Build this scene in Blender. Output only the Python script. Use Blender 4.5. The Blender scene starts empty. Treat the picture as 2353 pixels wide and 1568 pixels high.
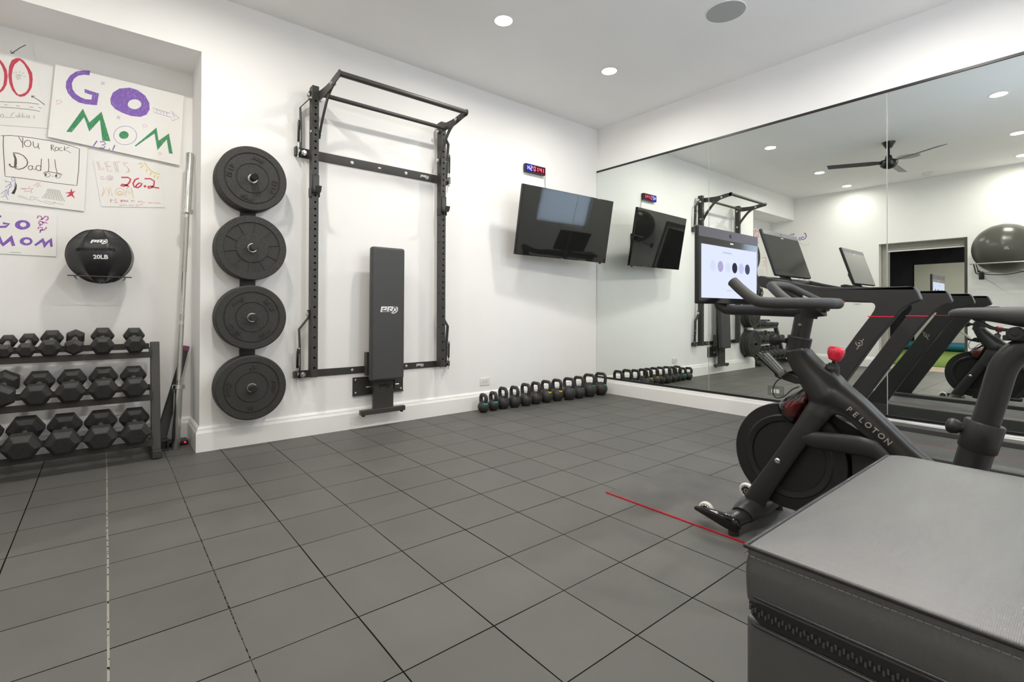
import bpy, bmesh, math, random
from mathutils import Vector, Matrix
from mathutils.geometry import tessellate_polygon
C = bpy.context.scene.collection
SC = bpy.context.scene
PI = math.pi
random.seed(7)

# ------------------------------------------------------------------ camera, world, exposure
FPX = 1138.142
cam_d = bpy.data.cameras.new('camera')
cam_d.sensor_width = 36.0
cam_d.sensor_fit = 'HORIZONTAL'
cam_d.lens = FPX / 2353 * 36.0
cam_d.shift_y = -(784 - 707.318) / 2353
cam_d.clip_start = 0.02
cam = bpy.data.objects.new('camera', cam_d)
C.objects.link(cam)
yaw, pitch, roll = math.radians(230.59146), math.radians(0.3271), math.radians(0.1556)
fw = Vector((math.cos(yaw) * math.cos(pitch), math.sin(yaw) * math.cos(pitch), math.sin(pitch)))
rt = fw.cross(Vector((0, 0, 1))).normalized()
up = rt.cross(fw)
rt, up = rt * math.cos(roll) + up * math.sin(roll), up * math.cos(roll) - rt * math.sin(roll)
mw = Matrix((rt, up, -fw)).transposed().to_4x4()
mw.translation = Vector((4.538, 3.926, 0.96))
cam.matrix_world = mw
SC.camera = cam

world = bpy.data.worlds.new('world')
SC.world = world
world.use_nodes = True
world.node_tree.nodes['Background'].inputs[0].default_value = (0.72, 0.84, 1.0, 1)
world.node_tree.nodes['Background'].inputs[1].default_value = 5.5

SC.view_settings.view_transform = 'Standard'
SC.view_settings.look = 'None'
SC.view_settings.gamma = 1.0
SC.view_settings.use_curve_mapping = False
SC.view_settings.exposure = 0.94
EM = 2 ** -SC.view_settings.exposure     # displayed value of 1 for screens and diodes
LAMP_STRENGTH = 24.0
LAMP_W = 10.5
LAMP_COL = (1.0, 0.955, 0.885)
try:
    SC.cycles.max_bounces = 12
    SC.cycles.diffuse_bounces = 6
    SC.cycles.glossy_bounces = 6
    SC.cycles.transmission_bounces = 8
    SC.cycles.transparent_max_bounces = 8
    SC.cycles.sample_clamp_indirect = 0.0
    SC.cycles.use_denoising = True
except Exception:
    pass

# ------------------------------------------------------------------ materials
def lin(c):
    return tuple(((v / 255) / 12.92 if v / 255 <= 0.04045 else ((v / 255 + 0.055) / 1.055) ** 2.4) for v in c)
MATS = {}
def mat(name, col, rough=0.5, metal=0.0, noise=0.0, nscale=60.0, bump=0.0, bscale=400.0, spec=0.5, coat=0.0, trans=0.0, ior=1.45, rnoise=0.0):
    if name in MATS: return MATS[name]
    m = bpy.data.materials.new(name); m.use_nodes = True
    nt = m.node_tree; b = nt.nodes['Principled BSDF']
    b.inputs['Base Color'].default_value = (*col, 1)
    b.inputs['Roughness'].default_value = rough
    b.inputs['Metallic'].default_value = metal
    b.inputs['Specular IOR Level'].default_value = spec
    b.inputs['Coat Weight'].default_value = coat
    b.inputs['Transmission Weight'].default_value = trans
    b.inputs['IOR'].default_value = ior
    tc = nt.nodes.new('ShaderNodeTexCoord')
    if noise > 0:
        n = nt.nodes.new('ShaderNodeTexNoise'); n.inputs['Scale'].default_value = nscale; n.inputs['Detail'].default_value = 4
        nt.links.new(tc.outputs['Object'], n.inputs['Vector'])
        mr = nt.nodes.new('ShaderNodeMapRange'); mr.inputs['To Min'].default_value = 1 - noise; mr.inputs['To Max'].default_value = 1 + noise
        mr.inputs['From Min'].default_value = 0.3; mr.inputs['From Max'].default_value = 0.7
        nt.links.new(n.outputs['Fac'], mr.inputs['Value'])
        hs = nt.nodes.new('ShaderNodeHueSaturation'); hs.inputs['Color'].default_value = (*col, 1)
        nt.links.new(mr.outputs['Result'], hs.inputs['Value'])
        nt.links.new(hs.outputs['Color'], b.inputs['Base Color'])
        if rnoise > 0:
            m2 = nt.nodes.new('ShaderNodeMapRange'); m2.inputs['To Min'].default_value = rough - rnoise; m2.inputs['To Max'].default_value = rough + rnoise
            nt.links.new(n.outputs['Fac'], m2.inputs['Value']); nt.links.new(m2.outputs['Result'], b.inputs['Roughness'])
    if bump > 0:
        n2 = nt.nodes.new('ShaderNodeTexNoise'); n2.inputs['Scale'].default_value = bscale; n2.inputs['Detail'].default_value = 2
        nt.links.new(tc.outputs['Object'], n2.inputs['Vector'])
        bp = nt.nodes.new('ShaderNodeBump'); bp.inputs['Strength'].default_value = bump; bp.inputs['Distance'].default_value = 0.002
        nt.links.new(n2.outputs['Fac'], bp.inputs['Height']); nt.links.new(bp.outputs['Normal'], b.inputs['Normal'])
    MATS[name] = m
    return m
def emit(name, col, strength):
    if name in MATS: return MATS[name]
    m = bpy.data.materials.new(name); m.use_nodes = True
    nt = m.node_tree; nt.nodes.remove(nt.nodes['Principled BSDF'])
    e = nt.nodes.new('ShaderNodeEmission'); e.inputs[0].default_value = (*col, 1); e.inputs[1].default_value = strength * EM
    nt.links.new(e.outputs[0], nt.nodes['Material Output'].inputs[0])
    MATS[name] = m
    return m

WHITE = mat('white_wall_paint', (0.89, 0.883, 0.868), 0.75, noise=0.012, nscale=3, bump=0.04, bscale=500)
CEILP = mat('white_ceiling_paint', (0.90, 0.892, 0.88), 0.85, noise=0.012, nscale=2)
TRIMW = mat('white_trim_paint', (0.88, 0.872, 0.855), 0.35, noise=0.01, nscale=4)
STEEL = mat('black_powder_coated_steel', (0.045, 0.043, 0.039), 0.42, noise=0.12, nscale=300, bump=0.15, bscale=900)
STEELD = mat('black_satin_steel', (0.018, 0.018, 0.019), 0.38, noise=0.08, nscale=200)
HOLE = mat('dark_bore', (0.006, 0.006, 0.006), 0.6)
ZINC = mat('bright_zinc_bolt', (0.62, 0.64, 0.65), 0.28, metal=1.0, noise=0.05, nscale=300)
CHROME = mat('brushed_chrome_steel', (0.66, 0.67, 0.64), 0.22, metal=1.0, noise=0.06, nscale=40)
RUBBER = mat('black_crumb_rubber', (0.034, 0.033, 0.030), 0.62, noise=0.6, nscale=240, bump=0.35, bscale=700)
HEXR = mat('black_hex_rubber', (0.036, 0.035, 0.033), 0.45, noise=0.2, nscale=60, bump=0.08, bscale=500)
VINYL = mat('black_vinyl', (0.02, 0.02, 0.022), 0.36, noise=0.15, nscale=40, bump=0.12, bscale=600)
PADV = mat('charcoal_bench_vinyl', (0.055, 0.055, 0.056), 0.5, noise=0.15, nscale=400, bump=0.25, bscale=900)
GLOSSB = mat('gloss_black_plastic', (0.008, 0.008, 0.009), 0.08, noise=0.02, nscale=20)
PLAST = mat('black_plastic', (0.018, 0.018, 0.018), 0.4, noise=0.1, nscale=200)
MATTEB = mat('matte_black_bike_paint', (0.022, 0.0215, 0.021), 0.36, noise=0.08, nscale=300, bump=0.05, bscale=900)
GRIP = mat('black_foam_grip', (0.04, 0.039, 0.038), 0.55, noise=0.15, nscale=500, bump=0.2, bscale=900)
SCREENG = mat('dark_display_glass', (0.012, 0.012, 0.012), 0.03, noise=0.01, nscale=5, spec=0.65)
PAPER = mat('white_poster_board', (0.885, 0.875, 0.85), 0.6, noise=0.012, nscale=6)
PAPERE = mat('white_foam_board', (0.90, 0.89, 0.865), 0.55, noise=0.01, nscale=5)
WPRINT = mat('white_print', (0.80, 0.80, 0.78), 0.5, noise=0.02, nscale=100)
WPLAS = mat('white_plastic', (0.78, 0.77, 0.74), 0.3, noise=0.01, nscale=20)
RED = mat('glossy_red_plastic', (0.72, 0.02, 0.055), 0.15, noise=0.03, nscale=20, coat=0.5)
REDM = mat('red_edge_trim', (0.35, 0.012, 0.03), 0.5, noise=0.15, nscale=60)
def clear_mat(name, tint, alpha_dark, rough=0.02, ior=1.5):
    m = bpy.data.materials.new(name); m.use_nodes = True
    nt = m.node_tree; b = nt.nodes['Principled BSDF']
    b.inputs['Base Color'].default_value = (*tint, 1); b.inputs['Roughness'].default_value = rough
    tr = nt.nodes.new('ShaderNodeBsdfTransparent'); tr.inputs[0].default_value = (*alpha_dark, 1)
    gl = nt.nodes.new('ShaderNodeBsdfGlossy'); gl.inputs['Roughness'].default_value = rough
    fr = nt.nodes.new('ShaderNodeFresnel'); fr.inputs[0].default_value = ior
    mx = nt.nodes.new('ShaderNodeMixShader')
    nt.links.new(fr.outputs[0], mx.inputs[0]); nt.links.new(tr.outputs[0], mx.inputs[1]); nt.links.new(gl.outputs[0], mx.inputs[2])
    nt.links.new(mx.outputs[0], nt.nodes['Material Output'].inputs[0])
    MATS[name] = m
    return m
ACRYL = clear_mat('clear_acrylic', (1, 1, 1), (0.9, 0.91, 0.9))
SMOKE = clear_mat('smoked_clear_plastic', (0.1, 0.1, 0.1), (0.55, 0.52, 0.51), ior=1.8)

def mirror_mat():
    m = bpy.data.materials.new('silvered_mirror_glass'); m.use_nodes = True
    nt = m.node_tree; nt.nodes.remove(nt.nodes['Principled BSDF'])
    g = nt.nodes.new('ShaderNodeBsdfGlossy'); g.inputs['Roughness'].default_value = 0.0
    g.inputs['Color'].default_value = (0.845, 0.885, 0.85, 1)
    nt.links.new(g.outputs[0], nt.nodes['Material Output'].inputs[0])
    return m
MIRROR = mirror_mat()
MEDGE = mat('polished_glass_edge', (0.62, 0.66, 0.62), 0.25, noise=0.03, nscale=20)

def floor_mat():
    m = bpy.data.materials.new('rubber_floor_tiles'); m.use_nodes = True
    nt = m.node_tree; b = nt.nodes['Principled BSDF']; N = nt.nodes.new; L = nt.links.new
    tc = N('ShaderNodeTexCoord')
    mp = N('ShaderNodeMapping'); S = 0.302197
    mp.inputs['Scale'].default_value = (1 / S, 1 / S, 1); mp.inputs['Location'].default_value = (-3.01432 / S + 40, -2.72458 / S + 40, 0)
    L(tc.outputs['Object'], mp.inputs['Vector'])
    # slight waviness so the seams are not ruler straight
    nw = N('ShaderNodeTexNoise'); nw.inputs['Scale'].default_value = 0.45; nw.inputs['Detail'].default_value = 1
    L(mp.outputs['Vector'], nw.inputs['Vector'])
    vs = N('ShaderNodeVectorMath'); vs.operation = 'MULTIPLY_ADD'; vs.inputs[1].default_value = (0.02, 0.02, 0); vs.inputs[2].default_value = (-0.01, -0.01, 0)
    L(nw.outputs['Color'], vs.inputs[0])
    va = N('ShaderNodeVectorMath'); va.operation = 'ADD'; L(mp.outputs['Vector'], va.inputs[0]); L(vs.outputs['Vector'], va.inputs[1])
    fr = N('ShaderNodeVectorMath'); fr.operation = 'FRACTION'; L(va.outputs['Vector'], fr.inputs[0])
    fl = N('ShaderNodeVectorMath'); fl.operation = 'FLOOR'; L(va.outputs['Vector'], fl.inputs[0])
    sx = N('ShaderNodeSeparateXYZ'); L(fr.outputs['Vector'], sx.inputs[0])
    def M(op, a, bb=None, c=None):
        n = N('ShaderNodeMath'); n.operation = op
        for i, v in enumerate((a, bb, c)):
            if v is None: continue
            if isinstance(v, (int, float)): n.inputs[i].default_value = v
            else: L(v, n.inputs[i])
        return n.outputs[0]
    def edge(o): return M('SUBTRACT', 0.5, M('ABSOLUTE', M('SUBTRACT', o, 0.5)))
    ex, ey = edge(sx.outputs[0]), edge(sx.outputs[1])
    # seam width differs from seam to seam
    wn = N('ShaderNodeTexNoise'); wn.inputs['Scale'].default_value = 0.7; wn.inputs['Detail'].default_value = 0
    L(mp.outputs['Vector'], wn.inputs['Vector'])
    wid = M('MULTIPLY_ADD', wn.outputs['Fac'], 0.007, 0.0035)
    seam = M('LESS_THAN', M('MINIMUM', ex, ey), wid)
    # dusty pale seams along two x rows (rows 5 and 4 of the grid)
    sfl = N('ShaderNodeSeparateXYZ'); L(va.outputs['Vector'], sfl.inputs[0])
    d5 = M('ABSOLUTE', M('SUBTRACT', sfl.outputs[0], 45.0)); d4 = M('ABSOLUTE', M('SUBTRACT', sfl.outputs[0], 44.0))
    dn = N('ShaderNodeTexNoise'); dn.inputs['Scale'].default_value = 14; dn.inputs['Detail'].default_value = 3; L(mp.outputs['Vector'], dn.inputs['Vector'])
    dust = M('MULTIPLY', M('LESS_THAN', d5, 0.009), M('GREATER_THAN', dn.outputs['Fac'], 0.42))
    dust2 = M('MULTIPLY', M('LESS_THAN', d4, 0.009), M('GREATER_THAN', dn.outputs['Fac'], 0.47))
    # tile tone
    wno = N('ShaderNodeTexWhiteNoise'); wno.noise_dimensions = '2D'; L(fl.outputs['Vector'], wno.inputs['Vector'])
    n1 = N('ShaderNodeTexNoise'); n1.inputs['Scale'].default_value = 1.3; n1.inputs['Detail'].default_value = 5; L(mp.outputs['Vector'], n1.inputs['Vector'])
    n2 = N('ShaderNodeTexNoise'); n2.inputs['Scale'].default_value = 160; n2.inputs['Detail'].default_value = 2; L(mp.outputs['Vector'], n2.inputs['Vector'])
    tone = M('ADD', M('ADD', M('MULTIPLY_ADD', wno.outputs['Value'], 0.12, 0.68), M('MULTIPLY', n1.outputs['Fac'], 0.35)), M('MULTIPLY', n2.outputs['Fac'], 0.22))
    base = N('ShaderNodeMix'); base.data_type = 'RGBA'; base.blend_type = 'MULTIPLY'; base.inputs[0].default_value = 1
    base.inputs[6].default_value = (0.095, 0.094, 0.087, 1)
    cb = N('ShaderNodeCombineColor'); L(tone, cb.inputs[0]); L(tone, cb.inputs[1]); L(tone, cb.inputs[2]); L(cb.outputs[0], base.inputs[7])
    mx = N('ShaderNodeMix'); mx.data_type = 'RGBA'; L(seam, mx.inputs[0]); L(base.outputs[2], mx.inputs[6]); mx.inputs[7].default_value = (0.006, 0.006, 0.006, 1)
    mx2 = N('ShaderNodeMix'); mx2.data_type = 'RGBA'; L(M('MULTIPLY', dust, 0.75), mx2.inputs[0]); L(mx.outputs[2], mx2.inputs[6]); mx2.inputs[7].default_value = (0.36, 0.34, 0.30, 1)
    mx3 = N('ShaderNodeMix'); mx3.data_type = 'RGBA'; L(M('MULTIPLY', dust2, 0.2), mx3.inputs[0]); L(mx2.outputs[2], mx3.inputs[6]); mx3.inputs[7].default_value = (0.3, 0.29, 0.26, 1)
    L(mx3.outputs[2], b.inputs['Base Color'])
    b.inputs['Roughness'].default_value = 0.55; b.inputs['Specular IOR Level'].default_value = 0.4
    rr = M('MULTIPLY_ADD', n1.outputs['Fac'], 0.25, 0.42); L(rr, b.inputs['Roughness']); L(M('MULTIPLY_ADD', seam, -0.38, 0.4), b.inputs['Specular IOR Level'])
    bp = N('ShaderNodeBump'); bp.inputs['Strength'].default_value = 0.5; bp.inputs['Distance'].default_value = 0.003
    hh = M('ADD', M('MULTIPLY', n2.outputs['Fac'], 0.15), M('SUBTRACT', 1.0, seam)); L(hh, bp.inputs['Height']); L(bp.outputs['Normal'], b.inputs['Normal'])
    return m
FLOORM = floor_mat()

# ------------------------------------------------------------------ builders
ORG = {}
def link(o, parent=None):
    C.objects.link(o)
    if parent is not None:
        o.parent = parent
    return o
def tag(o, label=None, cat=None, group=None, kind=None):
    if label: o['label'] = label
    if cat: o['category'] = cat
    if group: o['group'] = group
    if kind: o['kind'] = kind
    return o
def thing(name, label, cat, loc=(0, 0, 0), group=None):
    o = bpy.data.objects.new(name, None); o.empty_display_size = 0.05
    C.objects.link(o); o.location = loc; ORG[o.name] = Vector(loc)
    return tag(o, label, cat, group)

class MB:
    def __init__(s):
        s.bm = bmesh.new()
    def _new(s, vs):
        return [s.bm.verts.new(v) for v in vs]
    def face(s, vs):
        try: return s.bm.faces.new(vs)
        except ValueError: return None
    def poly(s, pts):
        return s.face(s._new(pts))
    def box(s, a, b, M=None):
        x0, y0, z0 = a; x1, y1, z1 = b
        P = [(x0, y0, z0), (x1, y0, z0), (x1, y1, z0), (x0, y1, z0), (x0, y0, z1), (x1, y0, z1), (x1, y1, z1), (x0, y1, z1)]
        if M is not None: P = [M @ Vector(p) for p in P]
        v = s._new(P)
        for f in ((0, 3, 2, 1), (4, 5, 6, 7), (0, 1, 5, 4), (1, 2, 6, 5), (2, 3, 7, 6), (3, 0, 4, 7)): s.face([v[i] for i in f])
        return s
    def hexa(s, P):
        v = s._new(P)
        for f in ((0, 3, 2, 1), (4, 5, 6, 7), (0, 1, 5, 4), (1, 2, 6, 5), (2, 3, 7, 6), (3, 0, 4, 7)): s.face([v[i] for i in f])
        return s
    def rings(s, rings, cap=True, closed=False):
        V = [s._new(r) for r in rings]; n = len(V[0])
        m = len(V)
        for i in range(m if closed else m - 1):
            a, b = V[i], V[(i + 1) % m]
            for j in range(n): s.face([a[j], a[(j + 1) % n], b[(j + 1) % n], b[j]])
        if cap and not closed:
            s.face(V[0][::-1]); s.face(V[-1])
        return s
    def tube(s, pts, r, n=12, closed=False, cap=True, sq=1.0, upv=None):
        """sweep of a circle of radius r (number or list) along pts; sq squeezes the second axis"""
        pts = [Vector(p) for p in pts]; m = len(pts)
        R = r if isinstance(r, (list, tuple)) else [r] * m
        T = []
        for i in range(m):
            if closed: t = (pts[(i + 1) % m] - pts[i - 1])
            else: t = pts[min(i + 1, m - 1)] - pts[max(i - 1, 0)]
            T.append(t.normalized())
        if upv is not None: u = Vector(upv)
        else:
            u = Vector((0, 0, 1)) if abs(T[0].z) < 0.9 else Vector((1, 0, 0))
        u = (u - T[0] * u.dot(T[0])).normalized()
        rings = []
        for i in range(m):
            u = (u - T[i] * u.dot(T[i]))
            u = u.normalized(); w = T[i].cross(u)
            rings.append([pts[i] + (u * math.cos(2 * PI * k / n) + w * math.sin(2 * PI * k / n) * sq) * R[i] for k in range(n)])
        return s.rings(rings, cap, closed)
    def bar(s, pts, w, t, upv):
        """flat bar: rectangle w (along upv-ish) by t swept along pts"""
        pts = [Vector(p) for p in pts]; m = len(pts); u0 = Vector(upv); rings = []
        for i in range(m):
            tt = (pts[min(i + 1, m - 1)] - pts[max(i - 1, 0)]).normalized()
            u = (u0 - tt * u0.dot(tt)).normalized(); q = tt.cross(u)
            ww = w[i] if isinstance(w, (list, tuple)) else w
            rings.append([pts[i] + u * a * ww / 2 + q * b * t / 2 for a, b in ((-1, -1), (1, -1), (1, 1), (-1, 1))])
        return s.rings(rings)
    def cyl(s, a, b, r, n=20, r2=None):
        return s.tube([a, b], [r, r if r2 is None else r2], n)
    def lathe(s, prof, n=40, M=None, closed=False):
        """prof: (r, h) around local z; M places it"""
        M = M or Matrix(); rings = []
        for r, h in prof: rings.append([M @ Vector((max(r, 1e-5) * math.cos(2 * PI * k / n), max(r, 1e-5) * math.sin(2 * PI * k / n), h)) for k in range(n)])
        return s.rings(rings, not closed, closed)
    def prism(s, poly, d, fn):
        """extrude 2-D polygon; fn(u, v, w) -> point, w in (d0, d1)"""
        tri = tessellate_polygon([[Vector((u, v, 0)) for u, v in poly]])
        A = s._new([fn(u, v, d[0]) for u, v in poly]); B = s._new([fn(u, v, d[1]) for u, v in poly]); n = len(poly)
        for t in tri:
            s.face([A[i] for i in t]); s.face([B[i] for i in reversed(t)])
        for i in range(n): s.face([A[i], A[(i + 1) % n], B[(i + 1) % n], B[i]])
        return s
    def flat(s, loops, fn):
        allp = [p for l in loops for p in l]
        tri = tessellate_polygon([[Vector((u, v, 0)) for u, v in l] for l in loops])
        V = s._new([fn(u, v) for u, v in allp])
        for t in tri: s.face([V[i] for i in t])
        return s
    def ribbon(s, pts, w, fn):
        pts = [Vector(p) for p in pts]; m = len(pts); A = []; B = []
        clo = (pts[0] - pts[-1]).length < 1e-9 and m > 3
        for i in range(m):
            if clo and i in (0, m - 1): t = (pts[1] - pts[-2])
            else: t = pts[min(i + 1, m - 1)] - pts[max(i - 1, 0)]
            if t.length < 1e-9: t = Vector((1, 0))
            t = t.normalized(); q = Vector((-t.y, t.x)); ww = (w[i] if isinstance(w, (list, tuple)) else w) / 2
            A.append(pts[i] + q * ww); B.append(pts[i] - q * ww)
        a = s._new([fn(*p) for p in A]); b = s._new([fn(*p) for p in B])
        for i in range(m - 1): s.face([a[i], a[i + 1], b[i + 1], b[i]])
        return s
    def ico(s, c, r, sub=3, sc=(1, 1, 1)):
        M = Matrix.Translation(c) @ Matrix.Diagonal((r * sc[0], r * sc[1], r * sc[2], 1))
        bmesh.ops.create_icosphere(s.bm, subdivisions=sub, radius=1, matrix=M); return s
    def mesh(s, me):
        s.bm.from_mesh(me); return s
    def build(s, name, m, parent=None, smooth=35, bevel=0.0, seg=2, sub=0, fix=True):
        if fix: bmesh.ops.recalc_face_normals(s.bm, faces=s.bm.faces[:])
        root = parent
        while root is not None and root.parent is not None: root = root.parent
        if root is not None and root.name in ORG:
            o0 = ORG[root.name]
            for v in s.bm.verts: v.co -= o0
        me = bpy.data.meshes.new(name); s.bm.to_mesh(me); s.bm.free()
        if isinstance(m, (list, tuple)):
            for q in m: me.materials.append(q)
        else: me.materials.append(m)
        if smooth:
            me.shade_smooth()
            try: me.set_sharp_from_angle(angle=math.radians(smooth))
            except Exception: pass
        else: me.shade_flat()
        o = bpy.data.objects.new(name, me); link(o, parent)
        if bevel > 0:
            md = o.modifiers.new('bevel', 'BEVEL'); md.width = bevel; md.segments = seg; md.limit_method = 'ANGLE'; md.angle_limit = math.radians(30)
            md.harden_normals = False
        if sub:
            md = o.modifiers.new('sub', 'SUBSURF'); md.levels = sub; md.render_levels = sub
        return o

def clone(root):
    """a copy of a thing with copies of its parts and their sub-parts"""
    r = root.copy(); C.objects.link(r)
    for ch in list(root.children):
        c = ch.copy(); C.objects.link(c); c.parent = r
        for g in list(ch.children):
            d = g.copy(); C.objects.link(d); d.parent = c
    return r

def text_mesh(txt, size, extrude=0.0, bold=0.0, align='CENTER'):
    cu = bpy.data.curves.new('lettering', 'FONT'); cu.body = txt; cu.size = size; cu.extrude = extrude; cu.offset = bold
    cu.align_x = align; cu.align_y = 'CENTER'; cu.resolution_u = 3
    ob = bpy.data.objects.new('lettering', cu)
    me = bpy.data.meshes.new_from_object(ob)
    bpy.data.objects.remove(ob)
    return me
def text(txt, size, O, X, Y, name, m, parent, extrude=0.0, bold=0.0, align='CENTER', shear=0.0):
    """flat lettering at O reading along X with Y up"""
    O, X, Y = Vector(O), Vector(X).normalized(), Vector(Y).normalized(); Z = X.cross(Y)
    me = text_mesh(txt, size, extrude, bold, align)
    b = MB(); b.mesh(me); bpy.data.meshes.remove(me)
    for v in b.bm.verts: v.co = O + X * (v.co.x + shear * v.co.y) + Y * v.co.y + Z * v.co.z
    return b.build(name, m, parent, smooth=0, fix=False)

LOGO = [[(410, 615), (805, 615), (760, 850), (520, 850), (540, 765), (665, 765), (680, 705), (510, 705), (455, 970), (345, 970)],
        [(845, 610), (1230, 610), (1185, 820), (1120, 835), (1180, 890), (1050, 910), (955, 830), (970, 760), (1090, 750), (1105, 690), (945, 690), (900, 910), (790, 910)],
        [(1230, 715), (1330, 715), (1365, 785), (1440, 690), (1490, 700), (1400, 830), (1420, 905), (1345, 905), (1325, 865), (1215, 1000), (1115, 995), (1290, 810)]]
LOGO_ARC = ([(1440, 620), (1505, 670), (1525, 770), (1490, 890), (1390, 985), (1270, 1040), (1160, 1045), (1060, 1000)], [25, 50, 58, 62, 60, 50, 40, 15])
LOGO_ARC2 = ([(1240, 665), (1330, 640), (1430, 660)], [10, 30, 12])
def logo(b, O, X, Y, width, small=True, th=None):
    """three letter mark with a crescent, width across, centred at O"""
    O, X, Y = Vector(O), Vector(X).normalized(), Vector(Y).normalized(); k = width / 1210
    f = lambda u, v: O + X * ((u - 947) * k) - Y * ((v - 830) * k)
    if th:
        W = X.cross(Y)
        for l in LOGO: b.prism(l, (-th, 0.0), lambda u, v, w: f(u, v) + W * w)
    else:
        for l in LOGO: b.flat([l], f)
    b.ribbon(*LOGO_ARC, f); b.ribbon(*LOGO_ARC2, f)
    if small:
        Z = X.cross(Y); me = text_mesh('PERFORMANCE', 78 * k); n0 = len(b.bm.verts); b.mesh(me); bpy.data.meshes.remove(me); b.bm.verts.ensure_lookup_table()
        for v in b.bm.verts[n0:]: v.co = f(740 + v.co.x / k, 945 - v.co.y / k)
    return b

def arc(c, r, a0, a1, n, f):
    return [f(c[0] + r * math.cos(a0 + (a1 - a0) * i / n), c[1] + r * math.sin(a0 + (a1 - a0) * i / n)) for i in range(n + 1)]
def smooth_path(pts, k=6):
    """Catmull-Rom through pts"""
    P = [Vector(p) for p in pts]; out = []
    for i in range(len(P) - 1):
        p0 = P[i - 1] if i > 0 else P[0] * 2 - P[1]; p1, p2 = P[i], P[i + 1]; p3 = P[i + 2] if i + 2 < len(P) else P[-1] * 2 - P[-2]
        for j in range(k):
            t = j / k
            out.append(0.5 * ((2 * p1) + (p2 - p0) * t + (2 * p0 - 5 * p1 + 4 * p2 - p3) * t * t + (3 * p1 - p0 - 3 * p2 + p3) * t ** 3))
    out.append(P[-1]); return out

# ------------------------------------------------------------------ the setting
CZ, XF, YN = 3.12, 5.74, 4.27
RX, RY, SZ = 4.042, -0.435, 2.71        # recess: x from RX to XF, back wall RY, soffit SZ
DY0, DY1, DZ = 1.352, 2.452, 2.115      # doorway in the far wall
WX0, WX1, WZ0, WZ1 = 1.13, 2.36, 1.36, 2.45   # window in the wall beside the camera
def structure(name, b, m, **k):
    o = b.build(name, m, **k); o['kind'] = 'structure'; return o
b = MB(); b.box((-0.2, RY - 0.2, -0.1), (XF, YN + 0.2, 0.0)); structure('floor', b, FLOORM, smooth=0)
b = MB(); b.box((-0.2, RY - 0.2, CZ), (XF + 0.2, YN + 0.2, CZ + 0.12)); structure('ceiling', b, CEILP, smooth=0)
b = MB(); b.box((-0.2, RY - 0.2, 0), (RX, 0, CZ)).box((RX, RY - 0.2, SZ), (XF + 0.2, 0, CZ)); structure('wall_left', b, WHITE, smooth=0)
b = MB(); b.box((RX, RY - 0.2, 0), (XF + 0.2, RY, SZ)); structure('wall_recess', b, WHITE, smooth=0)
b = MB(); b.box((-0.2, 0, 0), (0, YN + 0.2, CZ)); structure('wall_right', b, WHITE, smooth=0)
b = MB()
b.box((XF, RY, 0), (XF + 0.14, DY0, CZ)).box((XF, DY1, 0), (XF + 0.14, YN + 0.2, CZ)).box((XF, DY0, DZ), (XF + 0.14, DY1, CZ)); structure('wall_rear', b, WHITE, smooth=0)
b = MB()
b.box((0, YN, 0), (WX0, YN + 0.16, CZ)).box((WX1, YN, 0), (XF, YN + 0.16, CZ)).box((WX0, YN, 0), (WX1, YN + 0.16, WZ0)).box((WX0, YN, WZ1), (WX1, YN + 0.16, CZ)); structure('wall_near', b, WHITE, smooth=0)

def baseboard(name, p0, p1, nrm, c0=0, c1=0):
    """stepped board along p0-p1, nrm points into the room; c0/c1 shift the ends by the depth (mitres)"""
    p0, p1, nrm = Vector((*p0, 0)), Vector((*p1, 0)), Vector((*nrm, 0)); d = (p1 - p0).normalized()
    prof = [(0, 0), (0.022, 0), (0.022, 0.125), (0.0145, 0.145), (0.0145, 0.152), (0.006, 0.166), (0, 0.168)]
    b = MB(); b.rings([[p0 + nrm * u + d * c0 * u + Vector((0, 0, v)) for u, v in prof], [p1 + nrm * u + d * c1 * u + Vector((0, 0, v)) for u, v in prof]])
    return structure(name, b, TRIMW, smooth=20)
baseboard('baseboard_left', (0, 0), (RX, 0), (0, 1), 1, 1)
baseboard('baseboard_column', (RX, RY), (RX, 0), (1, 0), 1, 1)
baseboard('baseboard_recess', (RX, RY), (XF, RY), (0, 1), 1, -1)
baseboard('baseboard_right', (0, 0), (0, YN), (1, 0), 1, -1)
baseboard('baseboard_rear', (XF, RY), (XF, DY0 - 0.01), (-1, 0), 1, 0)
baseboard('baseboard_rear_b', (XF, DY1 + 0.01), (XF, YN), (-1, 0), 0, -1)
baseboard('baseboard_near', (0, YN), (XF, YN), (0, -1), 1, -1)

# mirror channels
b = MB(); b.box((0, 0.002, 2.606), (0.014, YN - 0.002, 2.626)); structure('trim_1', b, STEELD, bevel=0.002)
b = MB(); b.box((0, 0.002, 0.168), (0.014, YN - 0.002, 0.187)); structure('trim_2', b, STEELD, bevel=0.002)
# mirror panels, each its own sheet
seams = [0.006, 1.4235, 2.8435, 4.262]
pos = ['in the corner beside the wall-mounted television', 'behind the exercise bike and its bright screen', 'behind the bike saddle and treadmill deck']
for i in range(3):
    b = MB(); b.box((0.002, seams[i] + 0.0012, 0.186), (0.008, seams[i + 1] - 0.0012, 2.608))
    o = b.build('wall_mirror', MIRROR, smooth=0)
    for y0 in ([seams[i + 1] - 0.0028] if i < 2 else []) + ([seams[i] + 0.0012] if i > 0 else []):
        b = MB(); b.box((0.0022, y0, 0.1865), (0.0083, y0 + 0.0016, 2.6075)); b.build('polished_edge', MEDGE, o, smooth=0)
    tag(o, 'tall frameless mirror panel ' + pos[i], 'mirror', 'mirror panels on the right wall')

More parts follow.
